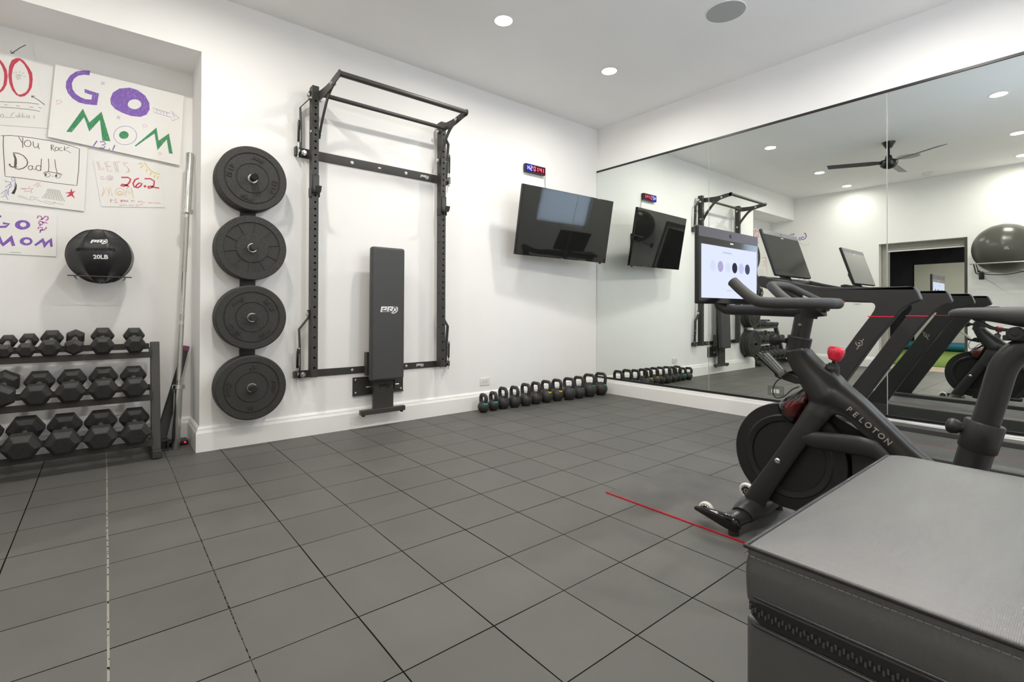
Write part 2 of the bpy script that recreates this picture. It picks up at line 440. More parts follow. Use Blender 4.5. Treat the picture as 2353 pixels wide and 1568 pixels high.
# doorway lining, black jamb at one side, and the room behind it
JAMB = mat('taupe_door_lining', (0.36, 0.35, 0.31), 0.6, noise=0.05, nscale=8)
JAMBD = mat('dark_bronze_door_edge', (0.06, 0.055, 0.05), 0.5, noise=0.05, nscale=8)
t = bpy.data.objects.new('door_1', None); C.objects.link(t); t['kind'] = 'structure'
b = MB(); b.box((XF - 0.004, DY0 - 0.03, 0), (XF + 0.139, DY0 + 0.004, DZ + 0.0)); b.build('door_frame', TRIMW, t, bevel=0.003)
b = MB(); b.box((XF - 0.004, DY1, 0), (XF + 0.04, DY1 + 0.035, DZ + 0.0)); b.build('door_edge', JAMBD, t, bevel=0.003)
b = MB(); b.box((XF + 0.142, DY0 - 0.01, DZ - 0.11), (XF + 0.3, DY1 + 0.3, DZ + 0.1)).box((XF + 0.142, DY0 - 0.01, 0), (XF + 0.3, DY0 + 0.09, DZ - 0.1101)); b.build('door_lining', JAMB, t, bevel=0.003)
b = MB(); b.box((XF + 0.15, DY0 + 0.0905, DZ - 0.135), (XF + 0.17, DY1 + 0.3, DZ - 0.1125)); b.build('door_track', TRIMW, t, bevel=0.002)

DARKW = mat('dark_fabric_curtain', (0.012, 0.012, 0.017), 0.9, noise=0.4, nscale=3)
TURF = mat('green_turf', (0.13, 0.19, 0.035), 0.95, noise=0.5, nscale=90, bump=0.6, bscale=300)
WOODS = mat('pale_wood_threshold', (0.5, 0.38, 0.27), 0.5, noise=0.15, nscale=8)
XB = 11.2
b = MB(); b.box((XF, -1.5, -0.1), (XB + 0.2, 4.6, 0.0)); structure('floor_beyond', b, WOODS, smooth=0)
b = MB(); b.box((6.62, -1.4, 0.0005), (XB - 0.01, 4.5, 0.012)); o = b.build('turf_mat', TURF, smooth=0); tag(o, 'green artificial turf covering the floor beyond the doorway, seen in the mirror', 'turf')
b = MB(); b.box((XB, -1.5, 0), (XB + 0.1, 4.6, 2.9)).box((XF + 0.2, -1.6, 0), (XB, -1.5, 2.9)).box((XF + 0.2, 4.6, 0), (XB, 4.7, 2.9)); structure('wall_beyond', b, DARKW, smooth=0)
b = MB(); b.box((XF + 0.141, -1.6, 2.9), (XB + 0.1, 4.6, 3.0)); structure('ceiling_beyond', b, DARKW, smooth=0)
b = MB(); b.box((XF + 0.15, -1.5, DZ + 0.11), (XF + 0.2, 4.5, 2.9)).box((XF + 0.15, -1.5, 0), (XF + 0.2, DY0 - .02, DZ + 0.109)).box((XF + 0.15, DY1 + .301, 0), (XF + 0.2, 4.5, DZ + 0.109)); structure('wall_beyond_front', b, DARKW, smooth=0)
SCRG = mat('grey_projection_screen', (0.5, 0.48, 0.44), 0.8, noise=0.03, nscale=4)
b = MB(); b.box((XB - 0.06, 0.735, 0.1), (XB - 0.03, 3.6, 2.13)); o = b.build('projection_screen', SCRG, bevel=0.004); tag(o, 'large pale grey golf screen hanging in the dark room beyond the doorway', 'screen')
TEAL = mat('teal_foam', (0.01, 0.13, 0.19), 0.6, noise=0.1, nscale=30)
b = MB(); b.cyl((XB - 0.2, 0.42, 0.12), (XB - 0.2, 3.6, 0.12), 0.105, 20); o = b.build('foam_roll', TEAL); tag(o, 'long teal foam tube lying along the foot of the golf screen', 'foam tube')

# window beside the camera with a lowered roller shade; daylight falls through it
WF = mat('white_window_frame', (0.78, 0.77, 0.75), 0.4, noise=0.01, nscale=10)
t = bpy.data.objects.new('window_1', None); C.objects.link(t); t['kind'] = 'structure'
b = MB(); yy = YN + 0.06
b.box((WX0, yy, WZ0), (WX0 + 0.05, yy + 0.06, WZ1)).box((WX1 - 0.05, yy, WZ0), (WX1, yy + 0.06, WZ1)).box((WX0, yy, WZ0), (WX1, yy + 0.06, WZ0 + 0.05)).box((WX0, yy, WZ1 - 0.05), (WX1, yy + 0.06, WZ1))
b.build('window_frame', WF, t, bevel=0.003)
m = bpy.data.materials.new('roller_shade_cloth'); m.use_nodes = True; nt = m.node_tree; nt.nodes.remove(nt.nodes['Principled BSDF'])
tl = nt.nodes.new('ShaderNodeBsdfTranslucent'); df = nt.nodes.new('ShaderNodeBsdfDiffuse'); mx = nt.nodes.new('ShaderNodeMixShader'); mx.inputs[0].default_value = 0.3
tl.inputs[0].default_value = (0.75, 0.78, 0.85, 1); df.inputs[0].default_value = (0.7, 0.7, 0.7, 1)
nt.links.new(tl.outputs[0], mx.inputs[1]); nt.links.new(df.outputs[0], mx.inputs[2]); nt.links.new(mx.outputs[0], nt.nodes['Material Output'].inputs[0])
t = thing('roller_shade', 'pale roller shade drawn down over the window, glowing with daylight', 'shade', ((WX0 + WX1) / 2, YN + 0.04, WZ1))
b = MB(); b.poly([(WX0 + 0.012, YN + 0.04, 1.40), (WX1 - 0.012, YN + 0.04, 1.40), (WX1 - 0.012, YN + 0.04, WZ1 - 0.03), (WX0 + 0.012, YN + 0.04, WZ1 - 0.03)]); b.build('cloth', m, t, smooth=0)
b = MB(); b.box((WX0 + 0.012, YN + 0.035, 1.386), (WX1 - 0.012, YN + 0.045, 1.402)); b.build('hem_bar', WPLAS, t, bevel=0.003)
b = MB(); b.cyl((WX0 + 0.005, YN + 0.04, WZ1 - 0.03), (WX1 - 0.005, YN + 0.04, WZ1 - 0.03), 0.022, 20); b.build('roller', WPLAS, t)

# ------------------------------------------------------------------ recessed ceiling lights, speakers, detector, fan
LENS = emit('lit_lamp_lens', LAMP_COL, LAMP_STRENGTH)
LTRIM = mat('white_lamp_trim', (0.82, 0.81, 0.78), 0.4, noise=0.01, nscale=10)
def down_light(x, y, z, label, group, power):
    t = thing('recessed_light', label, 'ceiling light', (x, y, z), group)
    M = Matrix.Translation((x, y, z)) @ Matrix.Rotation(PI, 4, 'X')
    b = MB(); b.lathe([(0.062, -0.0), (0.066, 0.004), (0.082, 0.003), (0.085, 0.0), (0.085, -0.001), (0.062, -0.001)], 40, M, closed=True); b.build('trim_ring', LTRIM, t)
    b = MB(); b.lathe([(0.0, 0.0012), (0.0615, 0.0012), (0.0615, 0.0002), (0.0, 0.0002)], 40, M); b.build('lens', LENS, t)
    l = bpy.data.lights.new('lamp', 'AREA'); l.shape = 'DISK'; l.size = 0.12; l.energy = power; l.color = LAMP_COL; l.spread = math.radians(172)
    o = bpy.data.objects.new('lamp', l); C.objects.link(o); o.parent = t; o.location = (0, 0, -0.0022)
    return t
LP = [(2.258, 1.043, 'round lit recessed light in the ceiling nearest the pull-up bars', 0.85), (1.043, 1.043, 'round lit recessed light in the ceiling nearest the mirrored corner', 0.9),
      (4.07, 1.01, 'round lit recessed light before the poster recess, seen only in the mirror', 0.95), (5.33, 1.005, 'round lit recessed light nearest the far rear wall corner, seen only in the mirror', 0.3),
      (2.322, 3.20, 'round lit recessed light above the exercise bike, seen in the upper right of the mirror', 1.1), (3.984, 3.189, 'round lit recessed light in the ceiling second from top at the mirror right edge', 1.1), (5.24, 3.125, 'round lit recessed light at the right edge of the mirror, nearest the rear wall', 0.6),
      (1.043, 3.20, 'round lit recessed light in the ceiling above the treadmill', 1.1)]
for x, y, l, p in LP: down_light(x, y, CZ, l, 'recessed ceiling lights', p * LAMP_W)
down_light(8.6, 2.2, 2.9, 'round recessed light in the dark room beyond the doorway', 'recessed ceiling lights', 7.0 * LAMP_W)  # added lamp, out of view, to brighten the grey screen and turf

SPKM = mat('grey_speaker_grille', (0.42, 0.43, 0.42), 0.7, noise=0.12, nscale=700, bump=0.3, bscale=1200)
def speaker(x, y, label):
    t = thing('ceiling_speaker', label, 'speaker', (x, y, CZ), 'round ceiling speakers')
    M = Matrix.Translation((x, y, CZ)) @ Matrix.Rotation(PI, 4, 'X')
    b = MB(); b.lathe([(0.13, 0.0), (0.134, 0.005), (0.14, 0.004), (0.141, 0.0)], 48, M, closed=True); b.build('rim', CEILP, t)
    b = MB(); b.lathe([(0.0, 0.0035), (0.132, 0.0035), (0.132, 0.0), (0.0, 0.0)], 48, M); b.build('grille', SPKM, t)
speaker(1.093, 2.149, 'round grey speaker grille set in the ceiling near the mirror wall')
speaker(4.087, 2.11, 'round speaker grille in the ceiling behind the fan, seen only in the mirror')
t = thing('smoke_detector', 'white round smoke detector on the ceiling by the rear wall, seen in the mirror', 'smoke detector', (5.34, 2.083, CZ))
M = Matrix.Translation((5.34, 2.083, CZ)) @ Matrix.Rotation(PI, 4, 'X')
b = MB(); b.lathe([(0.0, 0.0), (0.068, 0.0), (0.068, 0.012), (0.0, 0.012)], 32, M); b.build('base', WPLAS, t)
b = MB(); b.lathe([(0.0, 0.012), (0.058, 0.012), (0.056, 0.03), (0.045, 0.042), (0.0, 0.044)], 32, M); b.build('sensor_head', WPLAS, t)

FX, FY, FZ = 3.19, 2.10, 2.85
t = thing('ceiling_fan', 'black three-blade ceiling fan on a short rod, seen in the mirror', 'fan', (FX, FY, CZ))
BLK = mat('black_glossy_fan_metal', (0.016, 0.016, 0.018), 0.22, noise=0.03, nscale=40)
M = Matrix.Translation((FX, FY, 0))
b = MB(); b.lathe([(0.0, CZ), (0.072, CZ), (0.066, CZ - 0.02), (0.035, CZ - 0.075), (0.0, CZ - 0.078)], 32, M); b.build('ceiling_canopy', BLK, t)
b = MB(); b.cyl((FX, FY, CZ - 0.07), (FX, FY, FZ + 0.06), 0.0135, 16); b.build('down_rod', BLK, t)
b = MB(); b.lathe([(0.0, FZ + 0.10), (0.03, FZ + 0.10), (0.045, FZ + 0.05), (0.088, FZ + 0.035), (0.098, FZ + 0.01), (0.09, FZ - 0.03), (0.06, FZ - 0.06), (0.0, FZ - 0.075)], 40, M); b.build('motor_housing', BLK, t)
FBL = mat('dark_grey_fan_blade', (0.03, 0.03, 0.032), 0.32, noise=0.08, nscale=20)
for k in range(3):
    a = math.radians(-120 + 120 * k); R = Matrix.Translation((FX, FY, FZ + 0.012)) @ Matrix.Rotation(a, 4, 'Z') @ Matrix.Rotation(math.radians(-13), 4, 'X')
    b = MB(); P = [(0.07, -0.035), (0.2, -0.052), (0.69, -0.05), (0.655, 0.05), (0.2, 0.052), (0.07, 0.035)]
    b.prism(P, (-0.003, 0.003), lambda u, v, w: R @ Vector((u, v, w))); b.build('blade', FBL, t, bevel=0.002)

# ------------------------------------------------------------------ power outlets
SOCK = mat('white_socket_insert', (0.74, 0.73, 0.70), 0.25, noise=0.01, nscale=30)
SLOT = mat('dark_socket_slot', (0.03, 0.03, 0.03), 0.6)
def outlet(O, X, Y, label, plate=WPLAS, w=0.118, h=0.072):
    O, X, Y = Vector(O), Vector(X), Vector(Y); Z = X.cross(Y)
    t = thing('power_outlet', label, 'outlet', O)
    f = lambda u, v, d: O + X * u + Y * v + Z * d
    bx = lambda b, u0, v0, u1, v1, d0, d1: b.hexa([f(u0, v0, d0), f(u1, v0, d0), f(u1, v1, d0), f(u0, v1, d0), f(u0, v0, d1), f(u1, v0, d1), f(u1, v1, d1), f(u0, v1, d1)])
    b = MB(); bx(b, -w / 2, -h / 2, w / 2, h / 2, 0.0, 0.006); b.build('cover_plate', plate, t, bevel=0.003)
    for s in (-0.018, 0.018):
        b = MB(); bx(b, s - 0.0155, -0.0165, s + 0.0155, 0.0165, 0.006, 0.0075); so = b.build('socket', SOCK, t, bevel=0.0008)
        b = MB()
        for du, dv in ((-0.004, 0.006), (-0.004, -0.005), (0.006, 0.0)): bx(b, s + du - 0.002, dv - 0.0012, s + du + 0.002, dv + 0.0012, 0.0075, 0.0079)
        b.build('slots', SLOT, so, smooth=0)
    Mz = Matrix((X, Y, Z)).transposed().to_4x4()
    for s in (-0.048, 0.048):
        b = MB(); Mz.translation = f(s, 0, 0.006); b.lathe([(0, 0), (0.003, 0), (0.0025, 0.001), (0, 0.001)], 10, Mz.copy()); b.build('screw', ZINC, t)
    return t
outlet((1.657, 0.0, 0.262), (-1, 0, 0), (0, 0, 1), 'white wall outlet above the baseboard, left of the kettlebells')
outlet((4.488, RY, 0.268), (-1, 0, 0), (0, 0, 1), 'white outlet on the recess wall, seen between the lower dumbbell shelves')
outlet((0.008, 2.044, 0.262), (0, 1, 0), (0, 0, 1), 'clear-plated outlet set in the mirror beside the bike cable', plate=ACRYL, w=0.134, h=0.082)
outlet((XF, 0.64, 0.285), (0, -1, 0), (0, 0, 1), 'white outlet low on the rear wall, seen in the mirror')
t = thing('wall_switch', 'small white switch plate half way up the rear wall, seen in the mirror', 'switch', (XF, 1.04, 1.105))
b = MB(); b.box((XF - 0.006, 0.985, 1.085), (XF, 1.095, 1.125)); b.build('cover_plate', WPLAS, t, bevel=0.002)
b = MB(); b.box((XF - 0.01, 1.02, 1.095), (XF - 0.006, 1.06, 1.115)); b.build('rocker', SOCK, t, bevel=0.001)

# ------------------------------------------------------------------ wall-mounted plate rack and bumper plates
PX = 3.755
t = thing('plate_rack', 'black steel wall strip with four pegs holding bumper plates', 'plate rack', (PX, 0, 0.2))
b = MB(); b.box((PX - 0.05, 0.0, 0.19), (PX + 0.05, 0.012, 2.02)); b.build('wall_strip', STEEL, t, bevel=0.002)
PZ = [1.866, 1.388, 0.907, 0.424]
for z in PZ:
    b = MB(); b.cyl((PX, 0.012, z), (PX, 0.215, z), 0.0245, 28); pg = b.build('peg', GLOSSB if z > 1.8 else PLAST, t, bevel=0.003)
STEELRING = mat('steel_hub_ring', (0.75, 0.74, 0.68), 0.3, metal=1.0, noise=0.05, nscale=60)
def plate(y0, th, z, rad, style, words, rot, label, stack, face=True):
    """bumper plate on its peg, front face at y0 + th"""
    t = thing('bumper_plate', label, 'weight plate', (PX, y0, z), stack)
    M = Matrix.Translation((PX, y0, z)) @ Matrix.Rotation(-PI / 2, 4, 'X')
    R = rad; h = th
    if style == 'plain': prof = [(0.028, 0), (R - 0.007, 0), (R, 0.005), (R, h - 0.005), (R - 0.007, h), (R * 0.80, h), (R * 0.79, h - 0.006), (R * 0.77, h - 0.006), (R * 0.755, h - 0.0015), (R * 0.475, h - 0.0015), (R * 0.465, h - 0.0055), (R * 0.45, h - 0.0055), (R * 0.44, h - 0.0015), (0.028, h - 0.0015)]
    else: prof = [(0.028, 0), (R - 0.004, 0), (R, 0.004), (R, h - 0.004), (R - 0.004, h), (R * 0.80, h), (R * 0.785, h - 0.006), (R * 0.46, h - 0.006), (R * 0.45, h), (0.028, h)]
    b = MB(); b.lathe(prof, 72, M, closed=True)
    if style == 'ribbed':
        for k in range(10):
            a = PI * 2 * (k + 0.3) / 10
            R2 = M @ Matrix.Rotation(a, 4, 'Z'); b.box((R * 0.45, -0.0035, h - 0.007), (R * 0.79, 0.0035, h - 0.002), R2)
    b.build('disc', RUBBER, t, smooth=25)
    b = MB(); b.lathe([(0.0255, -0.0005), (0.0305, -0.0005), (0.0305, h + 0.0008), (0.0255, h + 0.0008)], 40, M, closed=True); b.build('hub_ring', STEELRING, t, smooth=30)
    if face and words:
        for k, wd in enumerate(words):
            a = rot + PI / 2 * k; u = Vector((-math.sin(a), 0, math.cos(a))); xx = Vector((-math.cos(a), 0, -math.sin(a)))
            O = Vector((PX, y0 + h - 0.0008, z)) + u * R * 0.62
            if wd == 'LOGO':
                b = MB(); logo(b, O + Vector((0, 0.0040, 0)), xx, u, 0.088, small=False, th=0.005)
                b.build('raised_emblem', RUBBER, t, smooth=0)
            else: text(wd, 0.042, O, xx, u, 'raised_lettering', RUBBER, t, extrude=0.0045, bold=0.0012)
def stack(z, front, ths, style, words, rot, nm, gname):
    y = front; rad = 0.2215; n = len(ths)
    for i, th in enumerate(ths):
        y -= th
        if i == 0: l = f'front bumper plate of the {nm} stack on the wall pegs'
        elif i == n - 1: l = f'rearmost bumper plate of the {nm} stack, against the wall strip'
        else: l = f'bumper plate {"second" if i == 1 else "third"} from the front in the {nm} stack'
        plate(y, th - 0.004, z, rad - (0.001 if i else 0), style, words if i == 0 else None, rot, l, gname)
stack(PZ[0], 0.155, [0.036, 0.035, 0.035, 0.034], 'plain', ['LOGO', '15 LB', 'LOGO', '15 LB'], 0.25, 'top', 'bumper plates on the top peg')
stack(PZ[1], 0.155, [0.048, 0.046, 0.046], 'ribbed', None, 0, 'second', 'bumper plates on the second peg')
stack(PZ[2], 0.160, [0.066, 0.066], 'plain', ['LOGO', '35 LB', 'LOGO', '35 LB'], -0.65, 'third', 'bumper plates on the third peg')
stack(PZ[3], 0.165, [0.072, 0.072], 'plain', ['45', 'LOGO', '45', 'LOGO'], 0.03, 'lowest', 'bumper plates on the lowest peg')

# ------------------------------------------------------------------ olympic barbell leaning in the recess corner
B0, B1 = Vector((4.159, -0.172, 0.0)), Vector((4.072, -0.29, 2.083)); ax = (B1 - B0); Lb = ax.length; axn = ax.normalized()
t = thing('olympic_barbell', 'long chrome barbell standing upright in the recess corner beside the dumbbells', 'barbell', B0)
P = lambda d: B0 + axn * d
b = MB(); b.cyl(P(0.40), P(Lb - 0.40), 0.0142, 20); b.build('shaft', CHROME, t)
KN = mat('knurled_chrome', (0.5, 0.5, 0.47), 0.42, metal=1.0, noise=0.4, nscale=900, bump=0.6, bscale=1500)
for d0, d1 in ((0.47, 0.86), (0.885, 0.93), (Lb - 0.86, Lb - 0.47)):
    b = MB(); b.cyl(P(d0), P(d1), 0.0146, 20); b.build('knurled_band', KN, t)
for s in (0, 1):
    q = lambda d: P(d) if s == 0 else P(Lb - d)
    b = MB(); b.tube([q(0.0), q(0.004), q(0.415)], [0.0225, 0.025, 0.025], 28); b.build('sleeve', CHROME, t)
    b = MB(); b.tube([q(0.41), q(0.412), q(0.438), q(0.44)], [0.034, 0.037, 0.037, 0.034], 32); b.build('collar', CHROME, t)

# padded bar with purple ends, leaning behind the barbell
PUR = mat('purple_rubber_cap', (0.16, 0.04, 0.10), 0.5, noise=0.1, nscale=60)
t = thing('folded_strap_bar', 'flat black strap bar with purple ends leaning behind the barbell', 'bar', (4.215, -0.30, 0))
p0, p1 = Vector((4.238, -0.27, 0.055)), Vector((4.086, -0.40, 0.66))
b = MB(); b.bar([p0, p0.lerp(p1, 0.3), p0.lerp(p1, 0.75), p1], [0.062, 0.06, 0.042, 0.03], 0.018, (1, 0, 0.2)); b.build('strap', PLAST, t, bevel=0.004)
b = MB(); b.bar([p0 + Vector((0.0, 0.03, 0)), p0.lerp(p1, 0.3) + Vector((0, 0.028, 0)), p1 + Vector((-0.004, 0.02, 0))], [0.06, 0.056, 0.03], 0.016, (1, 0, 0.2)); b.build('strap', PLAST, t, bevel=0.004)
d = (p1 - p0).normalized()
for o in (Vector((0, 0, 0)), Vector((-0.004, 0.02, 0))):
    b = MB(); b.bar([p1 + o - d * 0.005, p1 + o + d * 0.035], [0.036, 0.038], 0.021, (1, 0, 0.2)); b.build('end_cap', PUR, t, bevel=0.006)
t = thing('charger', 'small black device with a red light on the floor behind the barbell', 'charger', (4.13, -0.28, 0))
b = MB(); b.box((4.075, -0.36, 0), (4.20, -0.255, 0.035)); b.build('body', PLAST, t, bevel=0.008, seg=3)
b = MB(); b.cyl((4.095, -0.256, 0.022), (4.095, -0.251, 0.022), 0.007, 16); b.build('indicator_light', emit('red_led', (1.0, 0.02, 0.05), 1.2), t)
t = thing('collar_clamp', 'small black weight clamp on the floor between the rack foot and barbell', 'clamp', (4.215, -0.2, 0))
b = MB(); b.box((4.195, -0.235, 0.0), (4.245, -0.17, 0.012)).box((4.195, -0.235, 0.012), (4.208, -0.17, 0.062)).box((4.232, -0.235, 0.012), (4.245, -0.17, 0.062)).box((4.195, -0.235, 0.062), (4.245, -0.17, 0.074)); b.build('jaw', PLAST, t, bevel=0.003)
b = MB(); b.box((4.208, -0.215, 0.02), (4.232, -0.19, 0.05)); b.build('pad', STEELD, t, bevel=0.002)

# ------------------------------------------------------------------ dumbbell rack
RK0, RK1 = 4.275, 5.44
t = thing('dumbbell_rack', 'black three-tier steel rack full of hex dumbbells in the recess', 'dumbbell rack', (4.85, -0.2, 0))
for x0, x1 in ((RK0 - 0.025, RK0 + 0.025), (RK1 - 0.025, RK1 + 0.025)):
    b = MB(); b.hexa([(x0, -0.13, 0.05), (x1, -0.13, 0.05), (x1, -0.03, 0.05), (x0, -0.03, 0.05), (x0, -0.265, 0.74), (x1, -0.265, 0.74), (x1, -0.205, 0.74), (x0, -0.205, 0.74)])
    b.build('upright', STEEL, t, bevel=0.003)
    b = MB(); b.box((x0, -0.415, 0.005), (x1, 0.03, 0.055)); b.build('foot', STEEL, t, bevel=0.004)
TIER = [(-0.165, 0.665), (-0.075, 0.392), (0.005, 0.112)]     # front rail y, z of each tier
for k, (ty, tz) in enumerate(TIER):
    for dy, dz in ((0.0, 0.0), (-0.155, 0.048)):
        b = MB(); y, z = ty + dy, tz + dz
        b.box((RK0 + 0.025, y - 0.045, z - 0.008), (RK1 - 0.025, y + 0.003, z + 0.0)).box((RK0 + 0.025, y - 0.001, z - 0.026), (RK1 - 0.025, y + 0.004, z + 0.014))
        b.build('rail', STEEL, t, bevel=0.0015)
    for x in (RK0 + 0.022, RK1 - 0.022):
        b = MB(); b.box((x - 0.004, ty - 0.2, tz - 0.02), (x + 0.004, ty + 0.002, tz + 0.03)); b.build('bracket', STEEL, t, bevel=0.001)

def make_dumbbell(name, R, hl, gap, m=HEXR):
    """hex dumbbell along y, its flats down; R corner radius, hl head length, gap handle length; origin at bottom middle"""
    t = bpy.data.objects.new(name, None); C.objects.link(t); ORG[t.name] = Vector((0, 0, 0))
    ap = R * math.cos(PI / 6)
    for s in (1, -1):
        def ring(r, y): return [Vector((r * math.cos(PI / 3 * k), s * y, ap + r * math.sin(PI / 3 * k))) for k in range(6)]
        y0 = gap / 2
        b = MB(); b.rings([ring(R * 0.62, y0), ring(R * 0.97, y0 + hl * 0.22), ring(R, y0 + hl * 0.3), ring(R, y0 + hl * 0.7), ring(R * 0.97, y0 + hl * 0.76), ring(R * 0.64, y0 + hl)])
        b.build('head', m, t, smooth=0, bevel=0.0035, seg=3)
    b = MB(); ys = [-gap / 2 - 0.01, -gap / 2 + 0.012, -gap / 4, 0, gap / 4, gap / 2 - 0.012, gap / 2 + 0.01]; rs = [0.0135, 0.0135, 0.0155, 0.0168, 0.0155, 0.0135, 0.0135]
    b.tube([(0, y, ap) for y in ys], rs, 18); b.build('handle', KN, t)
    return t
BLUEH = mat('blue_hex_rubber', (0.02, 0.07, 0.2), 0.5, noise=0.2, nscale=60)
ORD = ['first', 'second', 'third', 'fourth', 'fifth', 'sixth', 'seventh', 'eighth', 'ninth', 'tenth']
ROWS = {'top': (0, [(4.385, .060, .060, 0), (4.549, .062, .062, 0), (4.683, .051, .058, 28), (4.793, .056, .058, 0), (4.896, .046, .052, 0), (4.986, .0425, .05, 0), (5.073, .0425, .05, 0), (5.159, .042, .048, 0), (5.244, .0415, .046, 0), (5.328, .041, .046, 0)]),
        'middle': (1, [(4.39, .072, .072, 0), (4.543, .075, .073, 0), (4.694, .073, .072, 0), (4.841, .072, .074, 0), (4.991, .073, .075, 27), (5.14, .070, .07, 0), (5.285, .068, .068, 0)]),
        'bottom': (2, [(4.386, .080, .084, 0), (4.554, .083, .088, 0), (4.722, .083, .09, 0), (4.893, .086, .094, 0), (5.07, .088, .094, 0), (5.25, .088, .094, 0)])}
TILT = math.atan2(0.048, 0.155)
for row, (k, items) in ROWS.items():
    ty, tz = TIER[k]
    for i, (x, R, hl, rot) in enumerate(items):
        blue = row == 'top' and i in (8,)
        d = make_dumbbell('hex_dumbbell', R, hl, 0.118, BLUEH if blue else HEXR)
        u = Vector((0, -math.cos(TILT), math.sin(TILT))); n = Vector((0, math.sin(TILT), math.cos(TILT)))
        mid = Vector((x, ty, tz)) + u * 0.0785 + n * 0.0195
        ap = R * math.cos(PI / 6); d.location = mid
        if rot:     # rolled onto a corner between its neighbours
            Mx = Matrix.Translation(mid) @ Matrix.Rotation(-TILT, 4, 'X') @ Matrix.Translation((0, 0, R * 0.985)) @ Matrix.Rotation(math.radians(rot), 4, 'Y') @ Matrix.Translation((0, 0, -ap))
            d.location = Mx.to_translation(); d.rotation_euler = Mx.to_euler()
        else: d.rotation_euler = (-TILT, 0, 0)
        w = ORD[i] + ' from the barbell' if i else 'nearest the barbell'
        extra = ' rolled on its corner' if rot else ''
        tag(d, ('blue' if blue else 'black') + f' hex dumbbell{extra} on the {row} rack tier, {w}', 'dumbbell', f'hex dumbbells on the {row} tier')

# ------------------------------------------------------------------ medicine ball on its wall holder
c = Vector((4.561, -0.248, 1.303)); RB = 0.176
t = thing('medicine_ball', 'black stitched medicine ball with white lettering on the recess wall holder', 'medicine ball', c)
Rz = Matrix.Rotation(math.radians(-8), 4, 'Z') @ Matrix.Rotation(math.radians(3), 4, 'Y')
FRONT = Rz @ Vector((0, 1, 0)); RIGHT = Rz @ Vector((-1, 0, 0)); UPV = Rz @ Vector((0, 0, 1))
def ballpt(lon, lat, k=1.0):
    """lon turns to the viewer's right from the front, lat up"""
    s = 10.0  # soft polygonal section: eight panels around, flattened crown
    a = (lon + PI / 8) % (PI / 4) - PI / 8
    rr = math.cos(PI / 8 * 0.45) / max(0.6, math.cos(a * 0.9))
    la = lat
    r = RB * k * (0.93 + 0.07 * (rr - 0.98) / 0.06) * (1 - 0.045 * math.sin(2 * abs(la)) ** 2 + 0.02)
    r = min(r, RB * k * 1.0)
    v = FRONT * (math.cos(lon) * math.cos(la)) + RIGHT * (math.sin(lon) * math.cos(la)) + UPV * math.sin(la)
    return c + v * r
b = MB(); nl, na = 64, 33
b.rings([[ballpt(2 * PI * j / nl, -PI / 2 + PI * (i + 0.02) / (na - 0.96)) for j in range(nl)] for i in range(na)])
b.build('ball', VINYL, t, smooth=180)
for k in range(8):
    lo = PI / 8 + PI / 4 * k
    b = MB(); b.tube([ballpt(lo, -1.25 + 2.5 * i / 24, 1.002) for i in range(25)], 0.0012, 6); b.build('seam', PLAST, t)
for la in (-0.72, 0.72):
    b = MB(); b.tube([ballpt(2 * PI * j / 64, la, 1.002) for j in range(64)], 0.0012, 6, closed=True); b.build('seam', PLAST, t)
for s in (1, -1):
    b = MB(); n = 17; b.tube([ballpt(-0.62 + 1.2 * i / (n - 1), 0.175 + s * (0.05 if i % 2 else -0.05), 1.006) for i in range(n)], 0.0022, 6); b.build('lacing', GLOSSB, t)
def on_ball(b, lo0, la0):
    """wrap a flat mesh drawn in metres around the ball"""
    for v in b.bm.verts: v.co = ballpt(lo0 + v.co.x / RB, la0 + v.co.y / RB, 1.004)
b = MB(); logo(b, (0, 0, 0), (1, 0, 0), (0, 1, 0), 0.10, small=False); bmesh.ops.subdivide_edges(b.bm, edges=b.bm.edges[:], cuts=2, use_grid_fill=True); on_ball(b, 0.11, 0.50); b.build('emblem', WPRINT, t, smooth=0, fix=False)
me = text_mesh('20LB', 0.036, bold=0.0012); b = MB(); b.mesh(me); on_ball(b, 0.13, -0.11); b.build('lettering', WPRINT, t, smooth=0, fix=False)
t = thing('ball_holder', 'thin black steel wall holder under the medicine ball', 'ball holder', (4.56, RY, 1.17))
zb = 1.168; xs = (4.405, 4.717)
for y in (-0.128,):
    b = MB(); b.box((xs[0], y - 0.0025, zb - 0.004), (xs[1], y + 0.0025, zb + 0.003)); b.build('front_rod' if y > -0.2 else 'rear_rod', STEEL, t, bevel=0.0015)
for x in (4.438, 4.684):
    b = MB(); b.box((x - 0.003, RY + 0.0005, zb - 0.009), (x + 0.003, -0.128, zb - 0.004)); b.build('arm', STEEL, t, bevel=0.0015)

